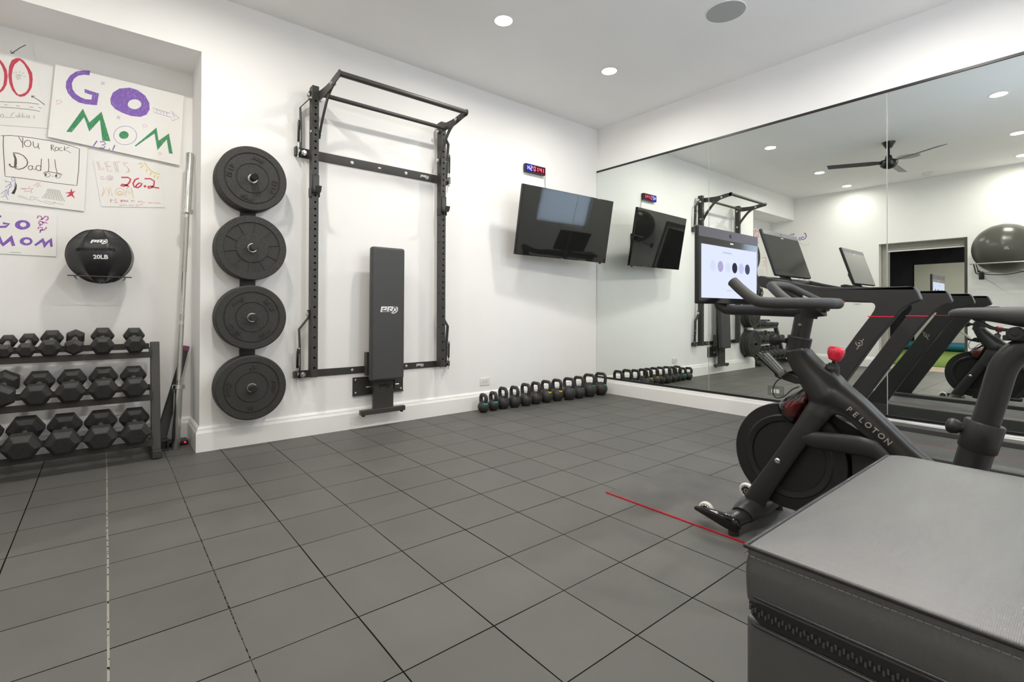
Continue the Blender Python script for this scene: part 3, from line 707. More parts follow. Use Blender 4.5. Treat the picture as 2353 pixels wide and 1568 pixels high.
# ------------------------------------------------------------------ hand-drawn posters
INK = {'purple': (0.22, 0.10, 0.48), 'green': (0.03, 0.27, 0.10), 'red': (0.62, 0.045, 0.09), 'black': (0.03, 0.028, 0.025), 'yellow': (0.78, 0.60, 0.08), 'orange': (0.75, 0.35, 0.2),
       'blue': (0.18, 0.19, 0.45), 'grey': (0.45, 0.44, 0.40), 'pink': (0.68, 0.33, 0.34), 'brown': (0.13, 0.085, 0.075), 'magenta': (0.48, 0.13, 0.45)}
def ink(n):
    k = 'marker_' + n
    if k in MATS: return MATS[k]
    m = bpy.data.materials.new(k); m.use_nodes = True; nt = m.node_tree; b = nt.nodes['Principled BSDF']; b.inputs['Roughness'].default_value = 0.55
    tc = nt.nodes.new('ShaderNodeTexCoord'); mp = nt.nodes.new('ShaderNodeMapping'); mp.inputs['Rotation'].default_value = (0, 0.6, 0); mp.inputs['Scale'].default_value = (420, 60, 60)
    nz = nt.nodes.new('ShaderNodeTexNoise'); nz.inputs['Scale'].default_value = 1; nz.inputs['Detail'].default_value = 3
    rp = nt.nodes.new('ShaderNodeValToRGB'); cc = INK[n]; rp.color_ramp.elements[0].position = 0.56; rp.color_ramp.elements[1].position = 0.78
    rp.color_ramp.elements[0].color = (*cc, 1); rp.color_ramp.elements[1].color = tuple(a * 0.55 + 0.42 for a in cc) + (1,)
    if n in ('black', 'brown', 'grey', 'yellow', 'blue', 'pink', 'orange', 'red'): rp.color_ramp.elements[1].color = tuple(a * 0.8 + 0.1 for a in cc) + (1,)
    nt.links.new(tc.outputs['Object'], mp.inputs[0]); nt.links.new(mp.outputs[0], nz.inputs['Vector']); nt.links.new(nz.outputs['Fac'], rp.inputs[0]); nt.links.new(rp.outputs[0], b.inputs['Base Color'])
    MATS[k] = m; return m
DRAW = {'gomom':[('F','purple',0.0,[[(4624,2554),(4660,2545),(4696,2525),(4724,2491),(4742,2447),(4744,2408),(4733,2373),(4711,2345),(4682,2327),(4646,2324),(4588,2332),(4578,2414),(4652,2424),(4650,2399),(4612,2394),(4616,2362),(4646,2357),(4672,2364),(4695,2379),(4711,2405),(4715,2442),(4705,2475),(4683,2503),(4654,2518),(4627,2522)]]),('F','purple',0.0,[[(4519,2393),(4505,2441),(4471,2478),(4414,2501),(4371,2497),(4327,2469),(4304,2424),(4302,2378),(4319,2337),(4355,2312),(4406,2306),(4456,2316),(4494,2333),(4515,2359)],[(4349,2403),(4351,2390),(4358,2378),(4368,2368),(4380,2360),(4393,2357),(4405,2358),(4415,2363),(4422,2372),(4424,2383),(4422,2395),(4416,2407),(4406,2418),(4394,2425),(4381,2429),(4368,2428),(4358,2423),(4351,2414)]]),('S','purple',1.8,[[(4285,2394),(4182,2381),(4176,2399),(4127,2360),(4170,2330),(4176,2353),(4274,2365),(4285,2394)]]),('F','green',0.0,[[(4659,2290),(4626,2207),(4564,2295),(4516,2105),(4558,2101),(4572,2238),(4626,2146),(4652,2236),(4713,2122),(4740,2118)]]),('F','green',0.0,[[(4262,2259),(4249,2168),(4188,2234),(4165,2092),(4187,2090),(4201,2188),(4255,2099),(4273,2214),(4379,2099),(4385,2102)]]),('F','green',0.0,[[(4418,2170),(4420,2161),(4424,2151),(4431,2144),(4440,2139),(4449,2137),(4457,2138),(4464,2142),(4469,2149),(4470,2158),(4469,2168),(4464,2177),(4457,2185),(4449,2190),(4440,2192),(4431,2191),(4424,2186),(4420,2179)]]),('S','purple',1.3,[[(4374,2177),(4376,2160),(4382,2143),(4392,2127),(4405,2114),(4421,2104),(4437,2098),(4453,2097),(4468,2100),(4481,2108),(4490,2119),(4497,2133),(4499,2149),(4497,2166),(4491,2183),(4481,2199),(4468,2212),(4454,2222),(4437,2228),(4421,2230),(4406,2227),(4393,2219),(4383,2208),(4376,2194),(4374,2177)]]),('S','purple',4.8,[[(4586,2093),(4605,2053)]]),('S','purple',4.8,[[(4571,2089),(4548,2096),(4541,2082),(4561,2069),(4543,2064),(4551,2051),(4573,2049)]]),('F','purple',0.0,[[(4518,2052),(4519,2048),(4522,2046),(4525,2047),(4526,2050),(4525,2053),(4522,2055),(4519,2054)]]),('S','purple',4.8,[[(4493,2084),(4504,2047)]]),('S','purple',2.4,[[(4568,2490),(4548,2496),(4565,2475),(4558,2503),(4551,2479),(4568,2490)]]),('S','purple',2.4,[[(4484,2280),(4465,2285),(4481,2266),(4474,2292),(4467,2269),(4484,2280)]]),('S','pink',1.8,[[(4785,2284),(4788,2307),(4780,2318),(4774,2310),(4766,2319),(4759,2309),(4785,2284)]]),('S','pink',1.5,[[(4337,2237),(4340,2257),(4333,2267),(4327,2259),(4320,2267),(4314,2258),(4337,2237)]]),('S','pink',0.9,[[(4246,2065),(4248,2079),(4243,2086),(4238,2080),(4233,2086),(4228,2079),(4246,2065)]]),('S','purple',1.2,[[(4263,2389),(4255,2374)]]),('S','purple',1.2,[[(4244,2386),(4236,2371)]]),('S','purple',1.2,[[(4225,2384),(4217,2369)]]),('S','purple',1.2,[[(4205,2383),(4198,2366)]]),('S','purple',1.2,[[(4167,2385),(4155,2360)]])],'cub':[('F','red',0.0,[[(5010,2411),(5007,2470),(4996,2511),(4977,2530),(4959,2535),(4941,2524),(4920,2493),(4904,2460),(4901,2419),(4905,2367),(4919,2329),(4937,2303),(4957,2293),(4975,2300),(4993,2325),(5005,2363)],[(4995,2415),(4991,2458),(4982,2490),(4960,2522),(4941,2503),(4926,2470),(4918,2439),(4916,2401),(4920,2358),(4931,2330),(4949,2312),(4965,2305),(4975,2317),(4986,2343),(4993,2379)]]),('F','red',0.0,[[(5117,2396),(5115,2454),(5104,2494),(5086,2512),(5069,2518),(5052,2507),(5031,2477),(5017,2444),(5013,2404),(5017,2353),(5030,2316),(5047,2291),(5067,2281),(5084,2288),(5101,2312),(5113,2349)],[(5103,2401),(5099,2443),(5091,2474),(5070,2504),(5051,2487),(5037,2454),(5029,2424),(5028,2387),(5032,2344),(5042,2317),(5059,2300),(5075,2293),(5084,2305),(5095,2330),(5102,2365)]]),('S','red',14.0,[[(5139,2497),(5202,2488),(5209,2382),(5166,2403),(5139,2380),(5141,2323),(5171,2282),(5211,2294)]]),('S','black',3.1,[[(4934,2628),(4959,2602),(4978,2577),(4999,2552)]]),('S','black',3.1,[[(5000,2570),(4999,2552),(4983,2561)]]),('S','black',2.8,[[(4845,2274),(4873,2295),(4906,2313)]]),('S','black',2.8,[[(4902,2301),(4906,2313),(4891,2315)]]),('S','brown',2.2,[[(5237,2188),(5129,2218),(5045,2239),(4987,2252),(4927,2264),(4897,2268),(4871,2269)]]),('S','brown',2.2,[[(5237,2164),(5129,2189),(5045,2206),(4987,2216),(4918,2224),(4885,2226),(4866,2224)]]),('S','brown',1.9,[[(5027,2224),(5013,2227)]]),('S','brown',1.9,[[(4975,2233),(4959,2234)]]),('S','brown',1.9,[[(4915,2241),(4897,2243)]]),('S','brown',1.9,[[(4874,2249),(4859,2247)]]),('S','brown',1.9,[[(5084,2213),(5070,2216)]]),('S','grey',1.6,[[(4977,2410),(4955,2417)]]),('S','grey',1.6,[[(4976,2405),(4955,2410)]]),('S','grey',1.6,[[(4973,2399),(4957,2403)]]),('S','grey',1.2,[[(4989,2438),(4980,2432)]]),('S','grey',1.2,[[(4979,2447),(4973,2437)]]),('S','grey',1.2,[[(4959,2454),(4962,2441)]]),('S','grey',1.2,[[(4940,2453),(4951,2439)]]),('S','grey',1.2,[[(4945,2427),(4931,2426)]]),('S','grey',1.2,[[(4986,2413),(4981,2415)]]),('S','grey',1.2,[[(4970,2431),(4976,2429),(4976,2423),(4971,2423),(4972,2418),(4977,2416)]]),('S','grey',1.2,[[(4962,2426),(4963,2423),(4964,2420),(4966,2420),(4967,2421),(4968,2425),(4967,2428),(4966,2431),(4964,2431),(4963,2430),(4962,2426)]]),('S','grey',1.2,[[(4953,2429),(4954,2425),(4956,2423),(4958,2422),(4960,2424),(4960,2427),(4960,2431),(4958,2433),(4956,2434),(4954,2432),(4953,2429)]]),('S','grey',2.5,[[(5029,2156),(5029,2151),(5031,2147),(5034,2145),(5037,2144),(5040,2145),(5042,2148),(5043,2152),(5042,2157),(5040,2160),(5037,2163),(5034,2164),(5031,2163),(5029,2160),(5029,2156)]]),('S','grey',2.5,[[(5026,2147),(4998,2153)]]),('S','grey',2.5,[[(4982,2186),(4992,2179),(4998,2163),(4994,2154),(4980,2157)]]),('S','grey',2.5,[[(4975,2173),(4974,2162),(4968,2161),(4966,2176),(4964,2161)]]),('S','grey',2.5,[[(4960,2192),(4960,2162),(4951,2167),(4951,2175),(4959,2174)]]),('S','grey',2.5,[[(4946,2195),(4945,2164),(4937,2169),(4937,2177),(4945,2177)]]),('S','grey',2.5,[[(4928,2181),(4928,2168)]]),('F','grey',0.0,[[(4927,2190),(4927,2188),(4928,2187),(4929,2188),(4930,2189),(4929,2191),(4928,2191),(4927,2191)]]),('S','grey',2.5,[[(4921,2176),(4912,2180),(4915,2186),(4921,2182),(4921,2170),(4910,2172)]]),('S','grey',2.5,[[(4889,2191),(4898,2187),(4890,2181),(4896,2173)]]),('S','black',3.7,[[(5056,2171),(5070,2172),(5080,2157),(5078,2137),(5067,2130),(5057,2142),(5059,2150),(5069,2148)]])],'dad':[('S','brown',2.8,[[(5039,2028),(5028,2030),(5000,2038),(4963,2042),(4906,2045),(4826,2045),(4752,2039),(4711,2033),(4675,2023),(4676,1962),(4678,1880),(4684,1813),(4686,1778),(4699,1777),(4790,1777),(4894,1781),(4969,1782),(5019,1780),(5022,1825),(5026,1910),(5029,1978),(5028,2030)]]),('S','brown',2.8,[[(4962,2038),(4943,2001)]]),('S','brown',2.8,[[(4943,2038),(4943,1973)]]),('S','brown',2.8,[[(4906,2009),(4906,2001),(4909,1995),(4913,1989),(4918,1986),(4923,1985),(4928,1986),(4932,1990),(4935,1995),(4936,2002),(4935,2009),(4932,2016),(4928,2021),(4923,2025),(4918,2026),(4913,2025),(4909,2021),(4907,2015),(4906,2009)]]),('S','brown',2.8,[[(4896,2024),(4895,1999),(4889,1985),(4880,1989),(4872,2001)]]),('S','brown',2.8,[[(4873,2017),(4872,1994),(4867,1980)]]),('S','brown',2.8,[[(4813,2019),(4811,1983)]]),('S','brown',2.8,[[(4813,2018),(4805,2022),(4800,2015),(4810,2002),(4792,1980)]]),('S','brown',2.6,[[(4777,2001),(4778,1996),(4780,1992),(4784,1989),(4788,1989),(4791,1990),(4793,1993),(4794,1998),(4793,2003),(4791,2007),(4788,2010),(4784,2010),(4780,2009),(4778,2006),(4777,2001)]]),('S','brown',2.6,[[(4762,2013),(4772,2008),(4774,1996),(4769,1990),(4758,1994)]]),('S','brown',2.8,[[(4748,2024),(4750,1994)]]),('S','brown',2.6,[[(4727,2024),(4749,2004),(4717,1987)]]),('F','brown',0.0,[[(4986,1933),(4977,1923),(4969,1897),(4968,1869),(4972,1844),(4981,1842),(4980,1867),(4979,1895),(4984,1918)]]),('S','brown',4.1,[[(4986,1933),(4963,1935),(4940,1925),(4925,1905),(4920,1885),(4925,1863),(4940,1845),(4960,1834),(4974,1837),(4976,1845),(4966,1849)]]),('S','brown',5.7,[[(4977,1845),(4989,1844),(4998,1850),(5001,1856),(4998,1862)]]),('S','brown',2.8,[[(4898,1856),(4899,1850),(4901,1845),(4905,1842),(4909,1841),(4913,1843),(4916,1847),(4917,1853),(4916,1859),(4913,1864),(4909,1867),(4905,1868),(4901,1866),(4899,1862),(4898,1856)]]),('S','brown',2.3,[[(4897,1869),(4898,1851),(4889,1845),(4882,1854),(4882,1859)]]),('S','brown',2.8,[[(4859,1862),(4860,1855),(4862,1849),(4866,1844),(4870,1842),(4875,1843),(4878,1846),(4881,1851),(4882,1857),(4881,1864),(4879,1870),(4875,1874),(4870,1876),(4866,1876),(4862,1873),(4860,1868),(4859,1862)]]),('S','brown',2.8,[[(4857,1921),(4860,1844)]]),('S','brown',2.6,[[(4825,1928),(4822,1883),(4824,1845)]]),('S','brown',2.6,[[(4795,1929),(4790,1882),(4783,1843)]]),('S','brown',3.1,[[(4848,1828),(4839,1839),(4825,1845),(4804,1843),(4780,1842),(4767,1842),(4759,1834)]]),('S','brown',1.6,[[(4816,1825),(4816,1820),(4819,1815),(4822,1812),(4826,1809),(4831,1809),(4835,1810),(4839,1812),(4841,1816),(4842,1820),(4841,1825),(4839,1829),(4835,1833),(4831,1835),(4826,1836),(4822,1835),(4819,1833),(4816,1829),(4816,1825)]]),('S','brown',1.6,[[(4767,1826),(4768,1821),(4770,1817),(4773,1813),(4777,1811),(4781,1810),(4785,1811),(4788,1813),(4791,1817),(4791,1822),(4791,1827),(4789,1831),(4785,1835),(4782,1837),(4777,1838),(4773,1837),(4770,1834),(4768,1831),(4767,1826)]]),('S','brown',1.6,[[(4806,1817),(4803,1824),(4799,1818),(4806,1817)]]),('F','brown',0.0,[[(4832,1824),(4833,1818),(4835,1814),(4838,1814),(4840,1817),(4841,1822),(4840,1828),(4838,1831),(4835,1832),(4833,1829)]]),('F','brown',0.0,[[(4782,1825),(4783,1819),(4785,1816),(4788,1815),(4790,1818),(4791,1824),(4790,1829),(4788,1833),(4785,1834),(4783,1831)]]),('S','blue',1.8,[[(4976,1771),(4977,1766),(4980,1763),(4984,1761),(4988,1761),(4991,1764),(4992,1768),(4991,1773),(4988,1777),(4984,1779),(4980,1778),(4977,1775),(4976,1771)]]),('S','blue',1.3,[[(4994,1750),(5002,1707),(5015,1661),(5036,1649)]]),('S','blue',1.3,[[(5015,1661),(5006,1638)]]),('S','blue',1.6,[[(4996,1748),(5018,1750)]]),('S','blue',1.6,[[(5021,1756),(5012,1745)]]),('S','blue',1.0,[[(4996,1739),(5019,1712),(5005,1710)]]),('S','blue',1.0,[[(5010,1703),(5038,1669),(5022,1665),(5015,1692)]]),('S','blue',1.0,[[(4990,1751),(4974,1762),(4979,1721)]]),('S','blue',1.0,[[(4992,1740),(4990,1723),(5001,1711)]]),('S','blue',1.0,[[(5016,1695),(5005,1693),(5005,1665)]]),('F','black',0.0,[[(4974,1753),(4968,1734),(4969,1709),(4978,1676),(4992,1679),(4981,1704),(4974,1729)]]),('S','red',1.6,[[(4951,1716),(4914,1720),(4912,1737),(4908,1721),(4894,1728),(4904,1712),(4899,1695),(4913,1707),(4935,1697),(4928,1714),(4951,1716)]]),('S','red',1.6,[[(4894,1743),(4859,1771),(4875,1736),(4880,1764),(4857,1748),(4894,1743)]]),('F','red',0.0,[[(4746,1719),(4719,1730),(4713,1755),(4708,1732),(4693,1743),(4706,1719),(4695,1689),(4712,1706),(4739,1693),(4721,1719)]]),('S','grey',1.3,[[(4889,1663),(4890,1658),(4893,1654),(4896,1651),(4900,1650),(4904,1652),(4907,1656),(4908,1661),(4907,1666),(4904,1671),(4901,1673),(4897,1674),(4893,1672),(4890,1668),(4889,1663)]]),('S','grey',0.8,[[(4964,1665),(4909,1650)]]),('S','grey',0.8,[[(4959,1672),(4924,1662)]]),('S','grey',0.8,[[(4886,1669),(4870,1670)]]),('S','grey',0.8,[[(4886,1659),(4847,1645),(4816,1635),(4795,1643),(4792,1658)]]),('S','grey',0.8,[[(4842,1654),(4790,1647),(4749,1644)]]),('S','grey',1.0,[[(4826,1734),(4832,1709),(4851,1674)]]),('S','grey',1.0,[[(4819,1733),(4823,1708),(4838,1673)]]),('S','grey',1.0,[[(4812,1733),(4814,1707),(4825,1672)]]),('S','grey',1.0,[[(4805,1733),(4805,1705),(4812,1671)]]),('S','grey',1.0,[[(4798,1732),(4796,1704),(4799,1670)]]),('S','grey',1.0,[[(4791,1732),(4788,1703),(4785,1669)]]),('S','grey',1.0,[[(4784,1732),(4779,1701),(4772,1668)]]),('S','grey',1.0,[[(4777,1732),(4770,1700),(4758,1667)]]),('S','grey',1.0,[[(4770,1731),(4761,1699),(4745,1666)]]),('S','grey',1.0,[[(4826,1734),(4770,1731)]]),('S','grey',1.0,[[(4827,1724),(4768,1720)]]),('S','grey',1.0,[[(4830,1714),(4765,1709)]]),('S','grey',1.0,[[(4835,1704),(4761,1698)]]),('S','grey',1.0,[[(4839,1694),(4756,1688)]]),('S','grey',1.0,[[(4845,1684),(4751,1677)]]),('S','grey',1.0,[[(4851,1674),(4745,1666)]])],'lets':[('S','pink',2.0,[[(4586,1957),(4573,1903),(4546,1912)]]),('S','grey',1.3,[[(4578,1957),(4569,1914),(4548,1920)]]),('S','pink',2.0,[[(4522,1969),(4545,1960),(4528,1902),(4506,1910)]]),('S','pink',2.0,[[(4534,1932),(4510,1940)]]),('S','grey',1.3,[[(4538,1955),(4527,1937)]]),('S','pink',2.0,[[(4501,1968),(4463,1979)]]),('S','pink',2.0,[[(4491,1970),(4477,1910)]]),('S','grey',1.3,[[(4499,1965),(4483,1902),(4471,1906),(4481,1966)]]),('S','pink',2.0,[[(4444,1981),(4446,1967)]]),('S','pink',2.0,[[(4419,1979),(4434,1978),(4442,1965),(4420,1944),(4416,1924),(4423,1916)]]),('S','grey',1.3,[[(4434,1918),(4426,1911),(4411,1922),(4415,1941)]]),('S','pink',2.0,[[(4550,1861),(4560,1862),(4565,1852),(4561,1841),(4550,1843),(4545,1849),(4555,1850)]]),('S','pink',1.8,[[(4501,1861),(4502,1856),(4505,1850),(4510,1846),(4515,1843),(4522,1842),(4527,1843),(4532,1846),(4535,1850),(4536,1855),(4535,1861),(4532,1866),(4528,1870),(4522,1873),(4516,1874),(4510,1873),(4505,1871),(4502,1866),(4501,1861)]]),('S','blue',1.8,[[(4508,1858),(4509,1855),(4511,1851),(4515,1849),(4519,1848),(4522,1849),(4525,1852),(4525,1855),(4525,1859),(4522,1862),(4519,1864),(4515,1865),(4511,1864),(4509,1862),(4508,1858)]]),('S','red',7.6,[[(4456,1873),(4420,1879),(4405,1869),(4412,1845),(4424,1826),(4443,1814),(4460,1816),(4451,1826),(4428,1825),(4415,1814)]]),('S','red',7.2,[[(4359,1884),(4380,1870),(4392,1841),(4385,1819),(4366,1815),(4348,1832),(4342,1849),(4356,1852),(4372,1834),(4376,1818)]]),('F','red',0.0,[[(4317,1834),(4318,1829),(4320,1825),(4324,1824),(4328,1824),(4331,1827),(4332,1831),(4331,1836),(4328,1840),(4324,1841),(4321,1841),(4318,1838)]]),('S','red',7.2,[[(4327,1886),(4293,1892),(4271,1878),(4273,1850),(4287,1828),(4306,1822),(4309,1832),(4290,1839),(4270,1833),(4242,1833)]]),('S','orange',2.0,[[(4557,1726),(4536,1788),(4523,1731),(4514,1796),(4504,1735)]]),('S','yellow',2.0,[[(4551,1789),(4553,1752),(4561,1733)]]),('S','yellow',2.0,[[(4526,1786),(4521,1748)]]),('S','orange',1.3,[[(4439,1777),(4440,1769),(4444,1761),(4449,1755),(4456,1750),(4464,1748),(4472,1748),(4478,1750),(4484,1755),(4487,1761),(4489,1769),(4487,1777),(4484,1784),(4479,1791),(4472,1795),(4464,1798),(4457,1798),(4450,1795),(4444,1791),(4441,1784),(4439,1777)]]),('S','yellow',3.1,[[(4453,1766),(4454,1760),(4457,1756),(4462,1753),(4466,1752),(4471,1754),(4474,1758),(4475,1763),(4474,1768),(4471,1773),(4467,1776),(4462,1777),(4457,1775),(4454,1771),(4453,1766)]]),('S','orange',1.8,[[(4435,1746),(4424,1812),(4412,1771),(4400,1810),(4389,1739)]]),('S','yellow',2.2,[[(4424,1782),(4406,1765),(4396,1793)]]),('S','yellow',4.0,[[(4329,2001),(4310,1971),(4285,1945),(4263,1935),(4237,1933)]]),('S','yellow',4.0,[[(4363,1983),(4340,1993)]]),('S','yellow',4.0,[[(4352,1955),(4335,1982)]]),('S','yellow',4.0,[[(4313,1958),(4318,1935)]]),('S','yellow',4.0,[[(4290,1937),(4295,1915)]]),('S','yellow',4.0,[[(4269,1922),(4272,1904)]]),('S','yellow',4.0,[[(4247,1917),(4253,1900)]]),('S','red',1.6,[[(4514,1712),(4511,1691)]]),('S','red',1.6,[[(4514,1712),(4504,1712),(4506,1705),(4513,1702)]]),('S','red',1.6,[[(4481,1719),(4492,1712),(4484,1704),(4483,1694),(4493,1693)]]),('F','red',0.0,[[(4474,1697),(4475,1694),(4477,1694),(4478,1696),(4477,1698),(4475,1698)]]),('S','red',3.1,[[(4461,1717),(4455,1709),(4449,1718),(4457,1701)]]),('S','red',3.1,[[(4445,1714),(4439,1718),(4438,1710),(4445,1708)]]),('S','red',3.1,[[(4432,1719),(4432,1711),(4420,1713),(4421,1721)]]),('S','red',1.3,[[(4399,1724),(4397,1711),(4399,1717),(4389,1722),(4379,1716)]]),('S','red',1.3,[[(4363,1724),(4359,1716),(4355,1725),(4361,1711)]]),('S','red',1.3,[[(4350,1721),(4343,1724),(4341,1714),(4335,1721),(4332,1715),(4324,1720)]]),('S','red',1.3,[[(4306,1722),(4300,1714),(4295,1724),(4286,1718),(4281,1724)]]),('S','red',1.3,[[(4273,1723),(4264,1721),(4259,1727),(4250,1720),(4242,1728),(4235,1720)]]),('S','red',1.3,[[(4461,1685),(4462,1675),(4454,1678),(4448,1684),(4443,1678),(4435,1687),(4426,1680)]]),('S','red',1.3,[[(4414,1688),(4407,1682),(4398,1692),(4392,1685),(4386,1694)]]),('S','red',1.3,[[(4378,1690),(4370,1688),(4367,1700),(4363,1689),(4356,1696)]]),('S','red',1.6,[[(4350,1704),(4347,1694)]]),('S','red',1.6,[[(4340,1707),(4338,1696)]])],'go2':[('S','purple',10.4,[[(5035,1532),(5056,1528),(5076,1503),(5072,1475),(5048,1465),(5016,1470),(5001,1489),(5028,1490)]]),('F','purple',0.0,[[(4906,1494),(4908,1483),(4915,1473),(4924,1466),(4935,1461),(4947,1459),(4959,1462),(4968,1468),(4974,1476),(4976,1486),(4974,1496),(4968,1506),(4959,1514),(4948,1519),(4936,1520),(4924,1518),(4915,1512),(4909,1504)],[(4924,1494),(4925,1488),(4927,1484),(4931,1480),(4936,1478),(4941,1477),(4946,1479),(4950,1481),(4952,1485),(4953,1490),(4952,1495),(4950,1500),(4946,1504),(4941,1506),(4936,1506),(4931,1505),(4928,1503),(4925,1498)]]),('F','purple',0.0,[[(5040,1413),(5026,1369),(4988,1421),(4973,1356),(4989,1352),(4995,1383),(5027,1346),(5044,1373),(5063,1337),(5073,1336),(5056,1406)]]),('F','purple',0.0,[[(4895,1391),(4897,1381),(4902,1373),(4910,1366),(4919,1362),(4930,1362),(4939,1364),(4947,1369),(4952,1376),(4954,1385),(4952,1394),(4947,1403),(4939,1409),(4930,1413),(4920,1414),(4910,1412),(4902,1407),(4897,1399)],[(4907,1390),(4907,1385),(4910,1381),(4914,1378),(4919,1376),(4924,1375),(4929,1376),(4932,1379),(4935,1383),(4936,1387),(4935,1391),(4933,1395),(4929,1399),(4924,1401),(4919,1401),(4914,1400),(4910,1397),(4908,1394)]]),('F','purple',0.0,[[(4888,1370),(4847,1417),(4836,1389),(4806,1421),(4801,1365),(4812,1361),(4817,1394),(4842,1351),(4851,1390),(4881,1361)]]),('S','magenta',5.2,[[(4874,1539),(4871,1555),(4857,1554),(4852,1538),(4863,1530),(4852,1535),(4837,1557),(4825,1555),(4824,1540),(4835,1528)]]),('S','magenta',5.2,[[(4827,1513),(4846,1518),(4865,1522),(4868,1507),(4854,1501),(4846,1512),(4854,1520)]]),('F','purple',0.0,[[(4858,1497),(4858,1494),(4860,1491),(4863,1491),(4865,1493),(4866,1496),(4865,1500),(4863,1502),(4861,1503),(4858,1501)]]),('S','magenta',5.2,[[(4871,1471),(4869,1483),(4852,1482),(4849,1469),(4863,1465),(4843,1468),(4830,1484),(4837,1487)]]),('S','purple',4.3,[[(4862,1448),(4858,1464)]]),('S','green',0.9,[[(4997,1314),(4983,1312),(4966,1315),(4946,1313)]])],'farG':[('S','purple',14,[[(184,2452),(211,2419),(218,2376),(195,2337),(156,2324),(133,2344),(110,2316),(86,2340),(102,2373),(133,2352),(145,2376),(180,2368)]]),('S','purple',14,[[(-1,2461),(-5,2427)]]),('S','purple',14,[[(-29,2460),(-33,2431)]]),('S','purple',14,[[(-57,2455),(-61,2434)]]),('S','grey',4,[[(94,2271),(156,2223),(218,2212),(283,2227)]])],'farB':[('S','blue',6,[[(111,1561),(108,1551),(102,1545),(94,1543),(85,1546),(79,1553),(76,1562),(79,1572),(85,1578),(94,1580),(102,1577),(108,1570),(111,1561)]]),('S','blue',6,[[(205,1552),(202,1543),(194,1537),(183,1535),(172,1538),(164,1545),(161,1554),(164,1563),(172,1570),(183,1572),(194,1569),(202,1562),(205,1552)]]),('S','green',5,[[(-1,1566),(19,1569)]])],'red':[('S','red',5,[[(5321,2000),(5544,2015)]]),('S','red',5,[[(5504,2008),(5524,1756)]]),('S','red',5,[[(5359,1851),(5436,1851),(5440,1934),(5375,1926)]]),('S','red',5,[[(5485,2007),(5485,1850)]]),('S','red',6,[[(5388,1779),(5394,1671)]]),('S','red',5,[[(5302,1779),(5312,1667),(5264,1742),(5255,1656)]]),('S','red',5,[[(5553,2012),(5583,1680)]]),('S','red',5,[[(5180,1755),(5217,1740),(5189,1721)]])]}
def poster(label, quad, keys, th, off, plane='recess', m=PAPER, names=None):
    if plane == 'recess': f = lambda u, v, d: Vector((u, RY + off + d, v))
    else: f = lambda u, v, d: Vector((XF - off - d, u, v))
    cx = sum(q[0] for q in quad) / 4; cz_ = sum(q[1] for q in quad) / 4
    t = thing('poster', label, 'poster', f(cx, cz_, 0), 'hand-drawn posters')
    b = MB(); b.prism(quad, (0, th), f); b.build('sheet', m, t, smooth=0)
    cols = {}
    for k in keys:
        for kind, col, w, loops in DRAW[k]:
            b = cols.setdefault(col, MB()); d = th + 0.0006 + 0.00002 * len(b.bm.verts) / 400
            g = lambda u, v, d=d: f(u / 1000, v / 1000, d)
            if kind == 'F': b.flat(loops, g)
            else:
                for l in loops: b.ribbon(l, max(w * 1.25, 2.3), g)
    for col, b in cols.items():
        o = b.build('marker_drawing', ink(col), t, smooth=0, fix=True); o['label'] = col + ' marker drawing'
    return t
poster('large white poster with purple GO and green MOM letters', [(4.794, 2.546), (4.828, 2.067), (4.121, 2.016), (4.100, 2.532)], ['gomom'], 0.006, 0.016, m=PAPERE)
poster('white poster with big red zeros cut by the left picture edge', [(4.9095, 2.6577), (4.8283, 2.1252), (5.60, 2.02), (5.64, 2.56)], ['cub'], 0.001, 0.002)
poster('white foam board poster reading YOU ROCK Dad in a drawn frame', [(4.6346, 2.0395), (4.6498, 1.6124), (5.19, 1.63), (5.16, 2.05)], ['dad'], 0.006, 0.006, m=PAPERE)
poster('white paper poster with red 26.2 and a yellow sun in its corner', [(4.6058, 1.963), (4.5617, 1.6569), (4.2088, 1.6978), (4.2475, 2.0157)], ['lets'], 0.001, 0.003)
poster('white poster with purple GO MOM and a sideways pink number', [(4.782, 1.567), (4.7846, 1.3013), (5.16, 1.302), (5.16, 1.572)], ['go2'], 0.003, 0.003)
poster('white poster with thin red capitals in the recess, seen only in the mirror', [(5.22, 1.99), (5.22, 1.62), (5.64, 1.66), (5.62, 2.0)], ['red'], 0.001, 0.002)
poster('white poster with a purple curl on the rear wall, seen in the mirror', [(0.279, 2.467), (0.279, 1.934), (-0.36, 1.93), (-0.36, 2.46)], ['farG'], 0.001, 0.002, 'rear')
poster('small white poster with blue rings below the purple one on the rear wall', [(0.279, 1.909), (0.256, 1.50), (-0.30, 1.50), (-0.30, 1.90)], ['farB'], 0.001, 0.002, 'rear')

